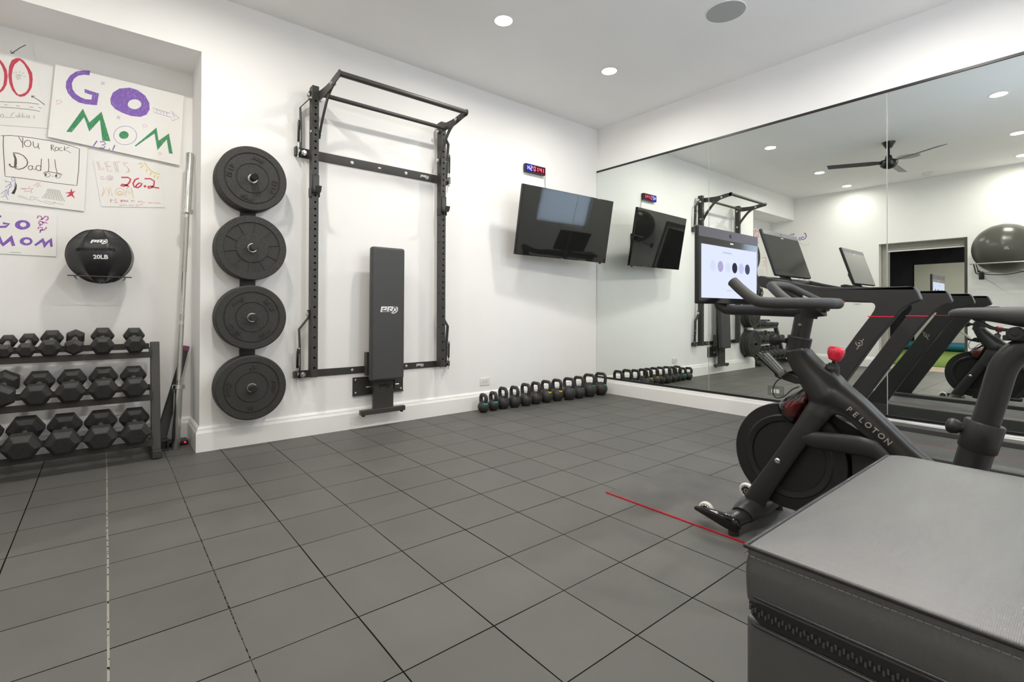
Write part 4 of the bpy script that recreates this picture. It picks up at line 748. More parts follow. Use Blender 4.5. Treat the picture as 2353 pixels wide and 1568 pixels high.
# ------------------------------------------------------------------ fold-back wall rack with pull-up bars
def perforated(b, O, U, V, W, w, L, holes, r, depth, n=10):
    """strip w wide along U and L long along V, with round bores at the given distances, W points inward"""
    O, U, V, W = Vector(O), Vector(U), Vector(V), Vector(W); f = lambda u, v, d=0: O + U * u + V * v + W * d
    hs = sorted(holes); last = 0.0; q = w / 2 * 0.98
    def quad(v0, v1):
        if v1 - v0 > 1e-5: b.poly([f(-w / 2, v0), f(w / 2, v0), f(w / 2, v1), f(-w / 2, v1)])
    for h in hs:
        k = min(q, 0.017); quad(last, h - k)
        out = []; inn = []; inn2 = []
        for i in range(n):
            a = 2 * PI * i / n + PI / n; c_, s_ = math.cos(a), math.sin(a); mx = max(abs(c_) / (w / 2), abs(s_) / k)
            out.append(f(c_ / mx, h + s_ / mx)); inn.append(f(r * c_, h + r * s_)); inn2.append(f(r * c_, h + r * s_, depth))
        vo, vi, vd = b._new(out), b._new(inn), b._new(inn2)
        corners = {}
        for i in range(n):
            j = (i + 1) % n
            b.face([vo[i], vo[j], vi[j], vi[i]]); b.face([vi[i], vi[j], vd[j], vd[i]])
            p, p2 = vo[i].co, vo[j].co
            du, dv = (p - O).dot(U), (p - O).dot(V) - h; du2, dv2 = (p2 - O).dot(U), (p2 - O).dot(V) - h
            if abs(abs(du) - w / 2) < 1e-6 and abs(abs(du2) - w / 2) > 1e-6 or abs(abs(du) - w / 2) > 1e-6 and abs(abs(du2) - w / 2) < 1e-6:
                cu = math.copysign(w / 2, du if abs(abs(du) - w / 2) < 1e-6 else du2); cv = math.copysign(k, dv if abs(abs(dv) - k) < 1e-6 else dv2)
                cvx = b._new([f(cu, h + cv)])[0]; b.face([vo[i], cvx, vo[j]])
        last = h + k
    quad(last, L)
ULX, URX = 3.3235, 2.207       # upright centres
UY0, UY1, UW = 0.050, 0.120, 0.048
UZ0, UZ1 = 0.455, 2.645
t = thing('wall_rack', 'black wall-mounted squat rack with pull-up bars and perforated uprights', 'squat rack', (2.77, 0, 0.45))
hz = [0.05 + 0.0508 * i for i in range(int((1.46) / 0.0508))]
holes = [0.07 + 0.0762 * i for i in range(8)] + [0.07 + 0.0762 * 7 + 0.0508 * (i + 1) for i in range(29)]
holes = [h for h in holes if h < UZ1 - UZ0 - 0.03]
for ux in (ULX, URX):
    b = MB(); w2 = UW / 2; L = UZ1 - UZ0
    perforated(b, (ux, UY1, UZ0), (1, 0, 0), (0, 0, 1), (0, -1, 0), UW, L, holes, 0.0082, 0.012)
    perforated(b, (ux, UY0, UZ0), (1, 0, 0), (0, 0, 1), (0, 1, 0), UW, L, holes, 0.0082, 0.012)
    for s in (1, -1): perforated(b, (ux + s * w2, (UY0 + UY1) / 2, UZ0), (0, 1, 0), (0, 0, 1), (-s, 0, 0), UY1 - UY0, L, [0.2 + 0.1524 * i for i in range(12)], 0.0062, 0.008, 8)
    for z in (UZ0, UZ1): b.poly([(ux - w2, UY0, z), (ux + w2, UY0, z), (ux + w2, UY1, z), (ux - w2, UY1, z)])
    b.build('upright', STEEL, t, smooth=30)
for z0, z1 in ((2.118, 2.19), (0.445, 0.50)):
    b = MB(); b.box((2.10, 0.0, z0), (3.435, 0.01, z1)); b.box((2.09, 0.0, z0 + 0.004), (2.10, 0.05, z1 - 0.004)).box((3.435, 0.0, z0 + 0.004), (3.445, 0.05, z1 - 0.004)); b.build('wall_crossbar', STEEL, t, bevel=0.0015)
def bolt(b, c, n, r=0.011, h=0.012):
    c, n = Vector(c), Vector(n).normalized(); b.tube([c, c + n * 0.003, c + n * 0.0031, c + n * h], [r * 1.5, r * 1.5, r, r * 0.9], 6 if h > 0.01 else 12)
for c, n in [((3.0, 0.01, 2.154), (0, 1, 0)), ((2.52, 0.01, 2.154), (0, 1, 0)), ((2.99, 0.01, 0.474), (0, 1, 0)), ((2.51, 0.01, 0.474), (0, 1, 0))]:
    b = MB(); c, n = Vector(c), Vector(n); b.tube([c, c + n * 0.002, c + n * 0.0021, c + n * 0.007, c + n * 0.009], [0.013, 0.013, 0.010, 0.009, 0.005], 18); b.build('bolt', ZINC, t)
b = MB(); b.box((2.752, 0.0101, 2.148), (2.776, 0.0106, 2.16)); b.build('slot', WPRINT, t, smooth=0)
b = MB(); logo(b, (2.336, 0.0107, 2.153), (-1, 0, 0), (0, 0, 1), 0.085, small=False); b.build('emblem', WPRINT, t, smooth=0, fix=False)
b = MB(); logo(b, (2.375, 0.0107, 0.472), (-1, 0, 0), (0, 0, 1), 0.075, small=False); b.build('emblem', WPRINT, t, smooth=0, fix=False)
# pull-up arms
for ux, s in ((ULX, -1), (URX, 1)):
    xa = ux + s * (UW / 2 + 0.005)
    cen = smooth_path([(xa, 0.060, 2.584), (xa, 0.10, 2.582), (xa, 0.20, 2.574), (xa, 0.33, 2.573), (xa, 0.44, 2.588), (xa, 0.527, 2.598)], 5)
    m_ = len(cen); wd = [0.072 - 0.004 * math.sin(PI * i / (m_ - 1)) - 0.024 * (i / (m_ - 1)) ** 2 for i in range(m_)]
    b = MB(); b.bar(cen, wd, 0.008, (0, 0, 1)); b.cyl((xa - 0.004, 0.52, 2.598), (xa + 0.004, 0.52, 2.598), 0.0275, 24); b.build('pull_up_arm', STEEL, t)
    x2 = xa + s * 0.008
    cen = smooth_path([(x2, 0.425, 2.585), (x2, 0.35, 2.562), (x2, 0.27, 2.515), (x2, 0.19, 2.43), (x2, 0.13, 2.35), (x2, 0.085, 2.265)], 5)
    b = MB(); b.bar(cen, 0.036, 0.007, (0, 0.3, 1)); b.build('pull_up_strut', STEEL, t)
    for y, z in ((0.09, 2.555), (0.385, 2.578), (0.095, 2.30)):
        for d in (-1, 1):
            b = MB(); bolt(b, (xa + d * (0.005 if d * s < 0 else 0.013) if y > 0.3 else (ux + d * (UW / 2 + (0.018 if d * s > 0 else 0.002))), y, z), (d, 0, 0)); b.build('bolt', ZINC, t, smooth=20)
xl, xr = ULX - UW / 2 - 0.005, URX + UW / 2 + 0.005
b = MB(); b.cyl((xl, 0.521, 2.600), (xr, 0.521, 2.600), 0.0205, 24); b.build('pull_up_bar', STEEL, t)
b = MB(); b.cyl((xl, 0.185, 2.562), (xr, 0.185, 2.562), 0.0165, 24); b.build('pull_up_bar', STEEL, t)
# folding arms and gas springs outside the uprights
GASB = mat('black_gas_spring', (0.015, 0.015, 0.016), 0.25, noise=0.03, nscale=60)
WARN = mat('pale_warning_sticker', (0.62, 0.60, 0.55), 0.5, noise=0.1, nscale=90)
for ux, s in ((ULX, 1), (URX, -1)):
    for zt, zb_, in ((2.585, 2.15), (0.93, 0.472)):
        x0 = ux + s * (UW / 2 + 0.006); x1 = ux + s * 0.092
        b = MB(); dz = 0.105 if zt > 1 else 0.115
        b.bar([(x0, 0.062, zt + 0.03), (x0, 0.062, zt - 0.03), (x1, 0.05, zt - dz), (x1 - s * 0.006, 0.045, (zt + zb_) / 2), (x1 - s * 0.012, 0.03, zb_ - 0.03)], 0.038, 0.007, (0, 1, 0)); b.build('folding_arm', STEEL, t, bevel=0.001)
        b = MB(); bolt(b, (x0 + s * 0.003, 0.062, zt), (s, 0, 0), 0.014); b.build('bolt', ZINC, t, smooth=20)
        b = MB(); bolt(b, (x1 - s * 0.035, 0.035, zb_), (0, 1, 0), 0.014, 0.02); bolt(b, (x1 - s * 0.002, 0.03, zb_ + 0.01), (s, 0, 0), 0.012); b.build('bolt', ZINC, t, smooth=20)
        zs0, zs1 = zb_ + 0.235, zb_ - 0.045
        if zt < 1: zs0 = zb_ + 0.2
        q0, q1 = Vector((x1 + s * 0.010, 0.058, zs0)), Vector((x1 + s * 0.012, 0.045, zs1)); d = (q1 - q0)
        b = MB(); b.tube([q0 + d * 0.06, q0 + d * 0.08, q0 + d * 0.58, q0 + d * 0.6], [0.006, 0.0085, 0.0085, 0.005], 14); b.cyl(q0 - d * 0.02, q0 + d * 0.07, 0.0055, 12); g = b.build('gas_spring', GASB, t)
        b = MB(); b.cyl(q0 + d * 0.58, q1, 0.004, 10); b.build('spring_rod', CHROME, g)
        b = MB(); b.ico(q0, 0.007, 2).ico(q1, 0.008, 2); b.cyl(q0, q0 - Vector((s * 0.02, 0, 0)), 0.003, 8); b.build('ball_joint', ZINC, g)
        xs_ = x1 - s * 0.0062 + s * 0.0045
        b = MB(); b.box((xs_ - 0.0006 + (s - 1) * 0.0, 0.038, zb_ + 0.07), (xs_ + 0.0006, 0.062, zb_ + 0.16)); b.build('warning_sticker', WARN, t, smooth=0)
# hooks that carry the bar
def j_cup(ux, z, label):
    t = thing('bar_hook', label, 'bar hook', (ux, UY1, z), 'bar hooks on the rack uprights')
    s = 1
    b = MB(); b.box((ux - 0.026, UY1 + 0.0006, z - 0.005), (ux + 0.026, UY1 + 0.008, z + 0.13)); b.box((ux + 0.0255, UY0 + 0.01, z - 0.035), (ux + 0.032, UY1 + 0.008, z + 0.035)).box((ux - 0.032, UY0 + 0.01, z - 0.035), (ux - 0.0255, UY1 + 0.008, z + 0.035)); b.build('back_plate', STEELD, t, bevel=0.0015)
    b = MB(); cen = [(ux, UY1 + 0.004, z - 0.002), (ux, UY1 + 0.045, z - 0.008), (ux, UY1 + 0.06, z - 0.002), (ux, UY1 + 0.075, z + 0.035)]
    b.bar(cen, 0.045, 0.007, (1, 0, 0)); b.build('cradle', STEEL, t, bevel=0.0015)
    b = MB(); b.box((ux - 0.02, UY1 + 0.008, z + 0.008), (ux + 0.02, UY1 + 0.012, z + 0.12)); b.build('liner', PADV, t, bevel=0.001)
j_cup(ULX, 1.845, 'black bar hook on the left rack upright, higher in the picture')
j_cup(URX, 1.845, 'black bar hook on the right rack upright, nearer the television')

# ------------------------------------------------------------------ folding weight bench stored upright on the wall
t = thing('weight_bench', 'charcoal padded flat bench folded upright against the wall inside the rack', 'bench', (2.76, 0, 0.1))
b = MB()
zb0, zt0 = 0.392, 1.472
def pad_y(z): return 0.19 - 0.02 * (z - zb0) / (zt0 - zb0)
XA, XBq = 2.605, 2.893
def lean(z): return 0.014 * (1 - (z - zb0) / (zt0 - zb0))
secs = []
b.hexa([(XA + lean(zb0), pad_y(zb0) - 0.065, zb0), (XBq + lean(zb0), pad_y(zb0) - 0.065, zb0), (XBq + lean(zb0), pad_y(zb0), zb0), (XA + lean(zb0), pad_y(zb0), zb0), (XA, pad_y(zt0) - 0.065, zt0), (XBq, pad_y(zt0) - 0.065, zt0), (XBq, pad_y(zt0), zt0), (XA, pad_y(zt0), zt0)])
b.build('pad', PADV, t, bevel=0.02, seg=5, smooth=50)
b = MB(); b.box((2.63, 0.085, 0.42), (2.88, 0.112, 1.42)); b.box((2.60, 0.06, 0.43), (2.632, 0.11, 0.60)).box((2.878, 0.06, 0.43), (2.912, 0.11, 0.62)); b.build('back_frame', STEEL, t, bevel=0.003)
b = MB(); logo(b, (2.752, pad_y(0.96) + 0.0012, 0.962), (-1, 0, 0), (0, 0.018, 1), 0.155); b.build('emblem', WPRINT, t, smooth=0, fix=False)
b = MB(); b.box((2.538, 0.0, 0.262), (2.985, 0.008, 0.412)); b.box((2.538, 0.0, 0.262), (2.985, 0.022, 0.268)); b.build('wall_plate', STEEL, t, bevel=0.0015)
for x in (2.962, 2.562):
    for z in (0.285, 0.39):
        b = MB(); cc, n = Vector((x, 0.008, z)), Vector((0, 1, 0)); b.tube([cc, cc + n * 0.002, cc + n * 0.006, cc + n * 0.008], [0.011, 0.011, 0.009, 0.004], 18); b.build('bolt', ZINC, t)
for x in (2.66, 2.84):
    b = MB(); b.box((x - 0.004, 0.008, 0.30), (x + 0.004, 0.10, 0.43)); b.build('hinge_bracket', STEEL, t, bevel=0.002)
b = MB(); b.cyl((2.61, 0.07, 0.335), (2.90, 0.07, 0.335), 0.006, 12); b.build('hinge_pin', ZINC, t)
b = MB(); b.box((2.682, 0.085, 0.155), (2.853, 0.12, 0.46)); b.build('leg_post', STEEL, t, bevel=0.003)
b = MB(); logo(b, (2.762, 0.1212, 0.335), (-1, 0, 0), (0, 0, 1), 0.10, small=False); b.build('cut_emblem', HOLE, t, smooth=0, fix=False)
b = MB(); b.box((2.575, 0.082, 0.118), (2.962, 0.125, 0.157)); b.build('foot_bar', STEEL, t, bevel=0.003)
for x in (2.60, 2.935):
    b = MB(); b.cyl((x, 0.104, 0.106), (x, 0.104, 0.118), 0.013, 16); b.build('rubber_foot', PLAST, t)

# ------------------------------------------------------------------ television on a tilting arm
cT = Vector((0.834, 0.3175, 1.836)); nT = Vector((0.094, 0.981, -0.173)).normalized()
xT = Vector((-1.217, 0.113, -0.0215)).normalized(); xT = (xT - nT * xT.dot(nT)).normalized(); yT = nT.cross(xT)
if yT.z < 0: yT = -yT
Mt = Matrix((xT, yT, xT.cross(yT))).transposed().to_4x4(); Mt.translation = cT
t = thing('television', 'large dark flat television tilted down on a wall arm near the corner', 'television', cT)
W2, H2 = 0.611, 0.3405
b = MB(); b.box((-W2, -H2, -0.03), (W2, H2, -0.0), Mt).box((-0.45, -H2 + 0.03, -0.06), (0.45, 0.12, -0.03), Mt); b.build('body', GLOSSB, t, bevel=0.003)
b = MB(); b.box((-W2 + 0.007, -H2 + 0.012, 0.0), (W2 - 0.007, H2 - 0.007, 0.0008), Mt); b.build('screen', SCREENG, t, smooth=0)
b = MB(); b.box((-0.03, -H2 + 0.003, 0.0004), (0.0, -H2 + 0.008, 0.0012), Mt).box((0.22, -H2 + 0.004, 0.0004), (0.31, -H2 + 0.007, 0.0012), Mt); b.build('badge', CHROME, t, smooth=0)
b = MB(); b.box((0.53, -H2 - 0.014, -0.022), (0.555, -H2 + 0.001, -0.004), Mt); s_ = b.build('sensor', PLAST, t, bevel=0.003)
b = MB(); b.box((0.538, -H2 - 0.012, -0.004), (0.546, -H2 - 0.006, -0.003), Mt); b.build('standby_light', emit('red_led', (1, 0, 0), 1), s_, smooth=0)
b = MB(); b.box((0.66, 0.001, 1.72), (0.96, 0.02, 1.95)); b.box((0.70, 0.02, 1.80), (0.74, 0.235, 1.87)).box((0.88, 0.02, 1.80), (0.92, 0.235, 1.87)); b.box((0.62, 0.225, 1.72), (1.0, 0.25, 1.95)); b.build('wall_arm', STEELD, t, bevel=0.003)

# interval timer above the television
t = thing('interval_timer', 'small black clock with blue and red lit digits above the television', 'timer', (1.025, 0, 2.455))
x0, x1, z0, z1, yf = 1.166, 0.884, 2.412, 2.497, 0.042
b = MB(); b.box((x1, 0.006, z0), (x0, yf, z1)); b.box((1.09, 0, 2.43), (1.12, 0.008, 2.48)).box((0.93, 0, 2.43), (0.96, 0.008, 2.48)); b.build('case', PLAST, t, bevel=0.003)
TW = mat('dark_timer_window', (0.02, 0.012, 0.02), 0.1, noise=0.01, nscale=10)
b = MB(); b.box((x1 + 0.008, yf, z0 + 0.008), (x0 - 0.008, yf + 0.001, z1 - 0.008)); b.build('window', TW, t, smooth=0)
SEG = {'0': 'abcdef', '1': 'bc', '2': 'abged', '4': 'fgbc', 'H': 'fegbc'}
def digit(b, ch, x, z, w, h, th, y):
    f = lambda u, v: Vector((x - u, y, z + v))     # u runs to the viewer's right
    S = {'a': ((0, h), (w, h)), 'd': ((0, 0), (w, 0)), 'g': ((0, h / 2), (w, h / 2)), 'f': ((0, h / 2), (0, h)), 'e': ((0, 0), (0, h / 2)), 'b': ((w, h / 2), (w, h)), 'c': ((w, 0), (w, h / 2))}
    for k in SEG[ch]:
        p, q = Vector(S[k][0]), Vector(S[k][1]); d = (q - p).normalized(); b.ribbon([p + d * th * 0.4, q - d * th * 0.4], th, f)
LB = emit('blue_white_led', (0.72, 0.78, 1.0), 1.6); LR = emit('red_white_led', (1.0, 0.42, 0.48), 1.5)
GB = emit('blue_led_glow_window', (0.05, 0.04, 0.75), 0.8); GR = emit('red_led_glow_window', (0.5, 0.01, 0.05), 0.45)
b = MB(); b.box((1.072, yf + 0.001, z0 + 0.01), (x0 - 0.01, yf + 0.0014, z1 - 0.01)); b.build('blue_panel', GB, t, smooth=0)
b = MB(); b.box((x1 + 0.012, yf + 0.001, z0 + 0.012), (1.068, yf + 0.0014, z1 - 0.014)); b.build('red_panel', GR, t, smooth=0)
b = MB()
for i, ch in enumerate('H2'): digit(b, ch, 1.140 - i * 0.038, 2.434, 0.024, 0.044, 0.0075, yf + 0.002)
b.build('blue_digits', LB, t, smooth=0)
b = MB()
for ch, x in (('0', 1.055), ('1', 1.022), ('4', 0.968), ('1', 0.938)): digit(b, ch, x, 2.434, 0.022, 0.044, 0.007, yf + 0.002)
for z in (2.447, 2.466): b.flat([[(0.983 - 0.003, z - 0.003), (0.983 + 0.003, z - 0.003), (0.983 + 0.003, z + 0.003), (0.983 - 0.003, z + 0.003)]], lambda u, v: Vector((u, yf + 0.002, v)))
b.build('red_digits', LR, t, smooth=0)
WIRE = mat('black_cable', (0.02, 0.02, 0.02), 0.5, noise=0.05, nscale=60)
b = MB(); b.tube(smooth_path([(0.884, 0.03, 2.43), (0.87, 0.02, 2.40), (0.862, 0.012, 2.34), (0.855, 0.012, 2.27), (0.862, 0.02, 2.22), (0.868, 0.05, 2.15)], 6), 0.0022, 8); b.build('cable', WIRE, t)

# ------------------------------------------------------------------ kettlebells along the wall
KBM = mat('black_cast_iron', (0.03, 0.029, 0.027), 0.48, noise=0.2, nscale=300, bump=0.3, bscale=500)
BANDC = {'teal': (0.05, 0.42, 0.40), 'yellow': (0.80, 0.50, 0.0), 'purple': (0.13, 0.12, 0.27), 'green': (0.03, 0.30, 0.19), 'blue': (0.05, 0.075, 0.10), 'brown': (0.055, 0.035, 0.028)}
def kettlebell(x, y, w, h, ang, band, label):
    t = thing('kettlebell', label, 'kettlebell', (x, y, 0), 'kettlebells along the wall')
    R = w / 2; cz = R * 0.93; b = MB(); M = Matrix.Translation((x, y, 0))
    prof = [(0, 0.0), (R * 0.55, 0.0), (R * 0.6, 0.003)]
    for i in range(1, 21):
        a = -0.98 + (PI / 2 + 0.98) * i / 20; prof.append((R * math.cos(a), cz + R * math.sin(a) * 0.97))
    b.lathe(prof, 40, M)
    u = Vector((math.cos(ang), math.sin(ang), 0)); hw = R * 0.78; top = h - 0.0165; zr = cz + R * 0.55
    P = []
    Q = [(-hw * 0.80, zr), (-hw * 0.98, zr + (top - zr) * 0.35), (-hw * 1.02, zr + (top - zr) * 0.72), (-hw * 0.72, top - 0.003), (-hw * 0.35, top), (hw * 0.35, top), (hw * 0.72, top - 0.003), (hw * 1.02, zr + (top - zr) * 0.72), (hw * 0.98, zr + (top - zr) * 0.35), (hw * 0.80, zr)]
    P = smooth_path([Vector((x, y, 0)) + u * a + Vector((0, 0, z)) for a, z in Q], 5)
    n = len(P); rad = [0.0165 + 0.004 * abs(2 * i / (n - 1) - 1) ** 3 for i in range(n)]
    b.tube(P, rad, 14, upv=Vector((-u.y, u.x, 0)))
    b.build('bell', KBM, t, smooth=60)
    m = mat('kettlebell_band_' + band, BANDC[band], 0.5, noise=0.08, nscale=60)
    for s in (-1, 1):
        a, z = hw * 0.84 * s, zr + (top - zr) * 0.05; bb = MB(); c0 = Vector((x, y, 0)) + u * a + Vector((0, 0, z)); d = Vector((u.x * s * 0.12, u.y * s * 0.12, 0.9)).normalized()
        bb.tube([c0 - d * 0.008, c0 - d * 0.004, c0 + d * 0.004, c0 + d * 0.007], [0.021, 0.0225, 0.022, 0.020], 18); o = bb.build('colour_band', m, t); o['label'] = band + ' band round the handle root'
KBL = [(1.776, .128, .178, 'teal', 'smallest black kettlebell with teal bands, farthest left in the wall row'), (1.648, .120, .182, 'teal', 'small black kettlebell with teal bands, second from the left'),
       (1.525, .142, .213, 'blue', 'black kettlebell with faint blue bands, third from the left'), (1.392, .150, .212, 'blue', 'black kettlebell with faint blue bands, fourth from the left'),
       (1.250, .148, .226, 'brown', 'black kettlebell with dull brown bands, fifth from the left'), (1.108, .150, .228, 'brown', 'black kettlebell with dull brown bands, beside the yellow-banded ones'),
       (0.965, .168, .232, 'yellow', 'black kettlebell with yellow bands, left one of the yellow pair'), (0.817, .166, .234, 'yellow', 'black kettlebell with yellow bands, right one of the yellow pair'),
       (0.668, .186, .240, 'purple', 'black kettlebell with purple bands, left one of the purple pair'), (0.512, .176, .242, 'purple', 'black kettlebell with purple bands, right one of the purple pair'),
       (0.345, .206, .256, 'green', 'large black kettlebell with green bands, second from the mirror'), (0.165, .206, .258, 'green', 'large black kettlebell with green bands, nearest the mirrored corner')]
for i, (x, w, h, band, lab) in enumerate(KBL):
    y0 = (0.145, 0.13, 0.125, 0.14, 0.145, 0.14, 0.145, 0.155, 0.185, 0.185, 0.19, 0.20)[i]
    w *= (.87, .93, .93, .87, .91, .90, .87, .86, .84, .82, .81, .76)[i]
    kettlebell(x, y0, w, h, math.radians(87 + (i * 37) % 12), band, lab)

# ------------------------------------------------------------------ mat under the bike
MATM = mat('grey_bike_mat_rubber', (0.085, 0.083, 0.078), 0.5, noise=0.16, nscale=5, bump=0.1, bscale=300)
t = thing('bike_mat', 'thin grey rubber mat with a red edge under the exercise bike', 'mat', (2.16, 3.1, 0))
b = MB(); b.box((1.83, 2.225, 0.0), (2.487, 4.02, 0.005)); b.build('mat_sheet', MATM, t, smooth=0)
b = MB(); b.box((2.487, 2.222, 0.0), (2.496, 4.02, 0.0062)); o = b.build('edge_trim', REDM, t, smooth=0); o['label'] = 'red edge trim'

# ------------------------------------------------------------------ exercise bike
XB_ = 2.24
t = thing('exercise_bike', 'matte black exercise bike with a lit screen and red knob on a mat', 'exercise bike', (XB_, 3.2, 0))
side = lambda d0: (lambda u, v, w: Vector((XB_ + w, u, v)))
fn = lambda u, v, w: Vector((XB_ + w, u, v))
# frame: neck, knob boss, down tube and twin fork legs flowing into one casting
def etube(b, pts, ra, rb, x=0.0, n=28):
    """tube in the side plane: ra across the tube in that plane, rb along x"""
    P = [Vector(p) for p in pts]; m = len(P); rings = []
    def ring(c, q, A, B, xo): rings.append([Vector((XB_ + xo + B * math.sin(2 * PI * k / n), c.x + q.x * A * math.cos(2 * PI * k / n), c.y + q.y * A * math.cos(2 * PI * k / n))) for k in range(n)])
    for i in range(m):
        t_ = (P[min(i + 1, m - 1)] - P[max(i - 1, 0)]).normalized(); q = Vector((-t_.y, t_.x))
        ring(P[i], q, ra[i], rb[i], x[i] if isinstance(x, list) else x)
    b.rings(rings)
b = MB()
etube(b, [(3.060, .800), (3.072, .765), (3.098, .715), (3.135, .66), (3.168, .61), (3.18, .585)], [.047, .048, .052, .060, .066, .05], [.042, .043, .046, .052, .058, .05])
etube(b, [(3.175, .66), (3.188, .70), (3.197, .732)], [.040, .029, .0235], [.034, .028, .0235])
etube(b, [(3.13, .645), (3.20, .617), (3.275, .574), (3.343, .512), (3.418, .441), (3.50, .365), (3.585, .285)], [.045, .056, .0505, .0475, .0455, .046, .048], [.040, .052, .049, .046, .044, .044, .044])
for sx in (1, -1):
    etube(b, [(3.172, .60), (3.150, .545), (3.099, .458), (3.047, .369), (2.998, .285), (2.94, .186), (2.892, .10)], [.040, .049, .042, .041, .042, .044, .046], [.022, .022, .0185, .0165, .0165, .017, .018], x=[sx * v for v in (.022, .036, .046, .048, .048, .048, .048)])
web = [(3.022, .79), (3.034, .745), (3.056, .70), (3.088, .672), (3.112, .65), (3.121, .615), (3.112, .56), (3.085, .51), (3.10, .455), (3.135, .44), (3.17, .50), (3.194, .533), (3.213, .546), (3.242, .541), (3.272, .519), (3.305, .487), (3.383, .416), (3.47, .34), (3.54, .39),
       (3.453, .464), (3.38, .537), (3.311, .607), (3.268, .645), (3.236, .672), (3.218, .695), (3.20, .71), (3.165, .732), (3.148, .75), (3.122, .776), (3.104, .80)]
b.prism(web, (-0.040, 0.040), fn)
fo = b.build('frame', MATTEB, t, smooth=180)
md = fo.modifiers.new('blend', 'REMESH'); md.mode = 'VOXEL'; md.voxel_size = 0.0042; md.use_smooth_shade = True
md = fo.modifiers.new('soften', 'SMOOTH'); md.factor = 0.5; md.iterations = 14
for sx in (1, -1):
    b = MB()
    def stay(P, R, hx):
        etube(b, P, R, [hx] * len(P), x=sx * 0.047)
    stay([(3.098, .435), (3.14, .432), (3.22, .438), (3.30, .442), (3.345, .438), (3.385, .412)], [.026, .036, .037, .038, .036, .022], .0175)
    so = b.build('side_stay', MATTEB, t, smooth=70)
for s in (1, -1):
    b = MB(); b.tube([(XB_ + s * 0.066, 3.006, .318), (XB_ + s * 0.068, 3.006, .318), (XB_ + s * 0.071, 3.006, .318)], [0.012, 0.012, 0.008], 18); b.cyl((XB_ + s * 0.071, 3.006, .318), (XB_ + s * 0.073, 3.006, .318), 0.006, 12); b.build('axle_bolt', CHROME, t)
# flywheel
Mx = Matrix.Translation((XB_, 3.027, .335)) @ Matrix.Rotation(PI / 2, 4, 'Y')
fwp = [(0.02, -0.012), (0.145, -0.012), (0.15, -0.02), (0.172, -0.024), (0.178, -0.019), (0.224, -0.018), (0.227, -0.014), (0.227, 0.014), (0.224, 0.018), (0.178, 0.019), (0.172, 0.024), (0.15, 0.020), (0.145, 0.012), (0.02, 0.012)]
FLYM = mat('black_flywheel_paint', (0.014, 0.014, 0.014), 0.34, noise=0.06, nscale=100)
b = MB(); b.lathe(fwp, 96, Mx, closed=True); fw_ = b.build('flywheel', FLYM, t, smooth=25)
b = MB(); b.lathe([(0.0, -0.03), (0.035, -0.03), (0.035, 0.03), (0.0, 0.03)], 32, Mx); b.build('hub', PLAST, fw_, bevel=0.002)
# belt guard behind the fork leg
gp = []
c1, r1, c2, r2 = (3.075, .325), .236, (3.43, .275), .115
a = math.acos((r1 - r2) / math.dist(c1, c2)); base = math.atan2(c2[1] - c1[1], c2[0] - c1[0])
gp = arc(c1, r1, base + a, base + 2 * PI - a, 40, lambda u, v: (u, v)) + arc(c2, r2, base - a, base + a, 20, lambda u, v: (u, v))
b = MB(); b.prism([(max(u, 2.99) if False else u, v) for u, v in gp if True], (-0.0300, -0.0270), lambda u, v, w: Vector((XB_ + w, u, v)))
GUARD = mat('black_belt_guard', (0.012, 0.012, 0.012), 0.42, noise=0.06, nscale=120)
# keep only the part behind the fork leg
for v in list(b.bm.verts):
    pass
bmesh.ops.bisect_plane(b.bm, geom=b.bm.verts[:] + b.bm.edges[:] + b.bm.faces[:], plane_co=(XB_, 3.13, .4), plane_no=(0, -0.93, 0.36), clear_outer=True)
g_ = b.build('belt_guard', GUARD, t, smooth=25)
b = MB(); b.tube(arc((3.075, .325), .205, -1.2, 0.75, 24, lambda u, v: (XB_ - 0.0268, u, v)), 0.0028, 8); b.build('guard_rib', GUARD, g_)
cov = [(3.268, .395), (3.30, .41), (3.40, .405), (3.50, .35), (3.545, .29), (3.53, .22), (3.47, .165), (3.40, .155), (3.24, .16), (3.262, .22), (3.272, .30)]
b = MB(); b.prism(cov, (0.0262, 0.0292), fn); b.build('belt_guard', GUARD, t, bevel=0.001, smooth=25)
for s in (1, -1):
    b = MB(); y0, z0 = 3.43, .275; b.bar([(XB_ + s * 0.075, y0, z0), (XB_ + s * 0.08, y0 + 0.10 * s, z0 - 0.14)], 0.032, 0.016, (0, 1, 0.5)); b.build('crank', STEELD, t, bevel=0.003)
    b = MB(); b.box((XB_ + s * 0.09, y0 + 0.10 * s - 0.045, z0 - 0.155), (XB_ + s * 0.17, y0 + 0.10 * s + 0.045, z0 - 0.13)); b.build('pedal', PLAST, t, bevel=0.005)
b = MB(); b.cyl((XB_ - 0.08, 3.43, .275), (XB_ + 0.08, 3.43, .275), 0.03, 24); b.build('bottom_bracket', MATTEB, t, bevel=0.003)
# brake housing: smoked shell with a red block inside
b = MB(); b.box((XB_ - 0.026, 3.012, .508), (XB_ + 0.030, 3.085, .572), Matrix.Identity(4)); b.build('brake_block', mat('dark_red_brake_cover', (0.42, 0.015, 0.035), 0.4, noise=0.1, nscale=40), t, bevel=0.006)
b = MB(); n = 28; rings = []
prof = [(3.116, .658, .016), (3.094, .640, .030), (3.058, .612, .044), (3.016, .588, .055), (2.986, .553, .060), (2.992, .518, .056), (3.022, .490, .044), (3.054, .472, .026)]
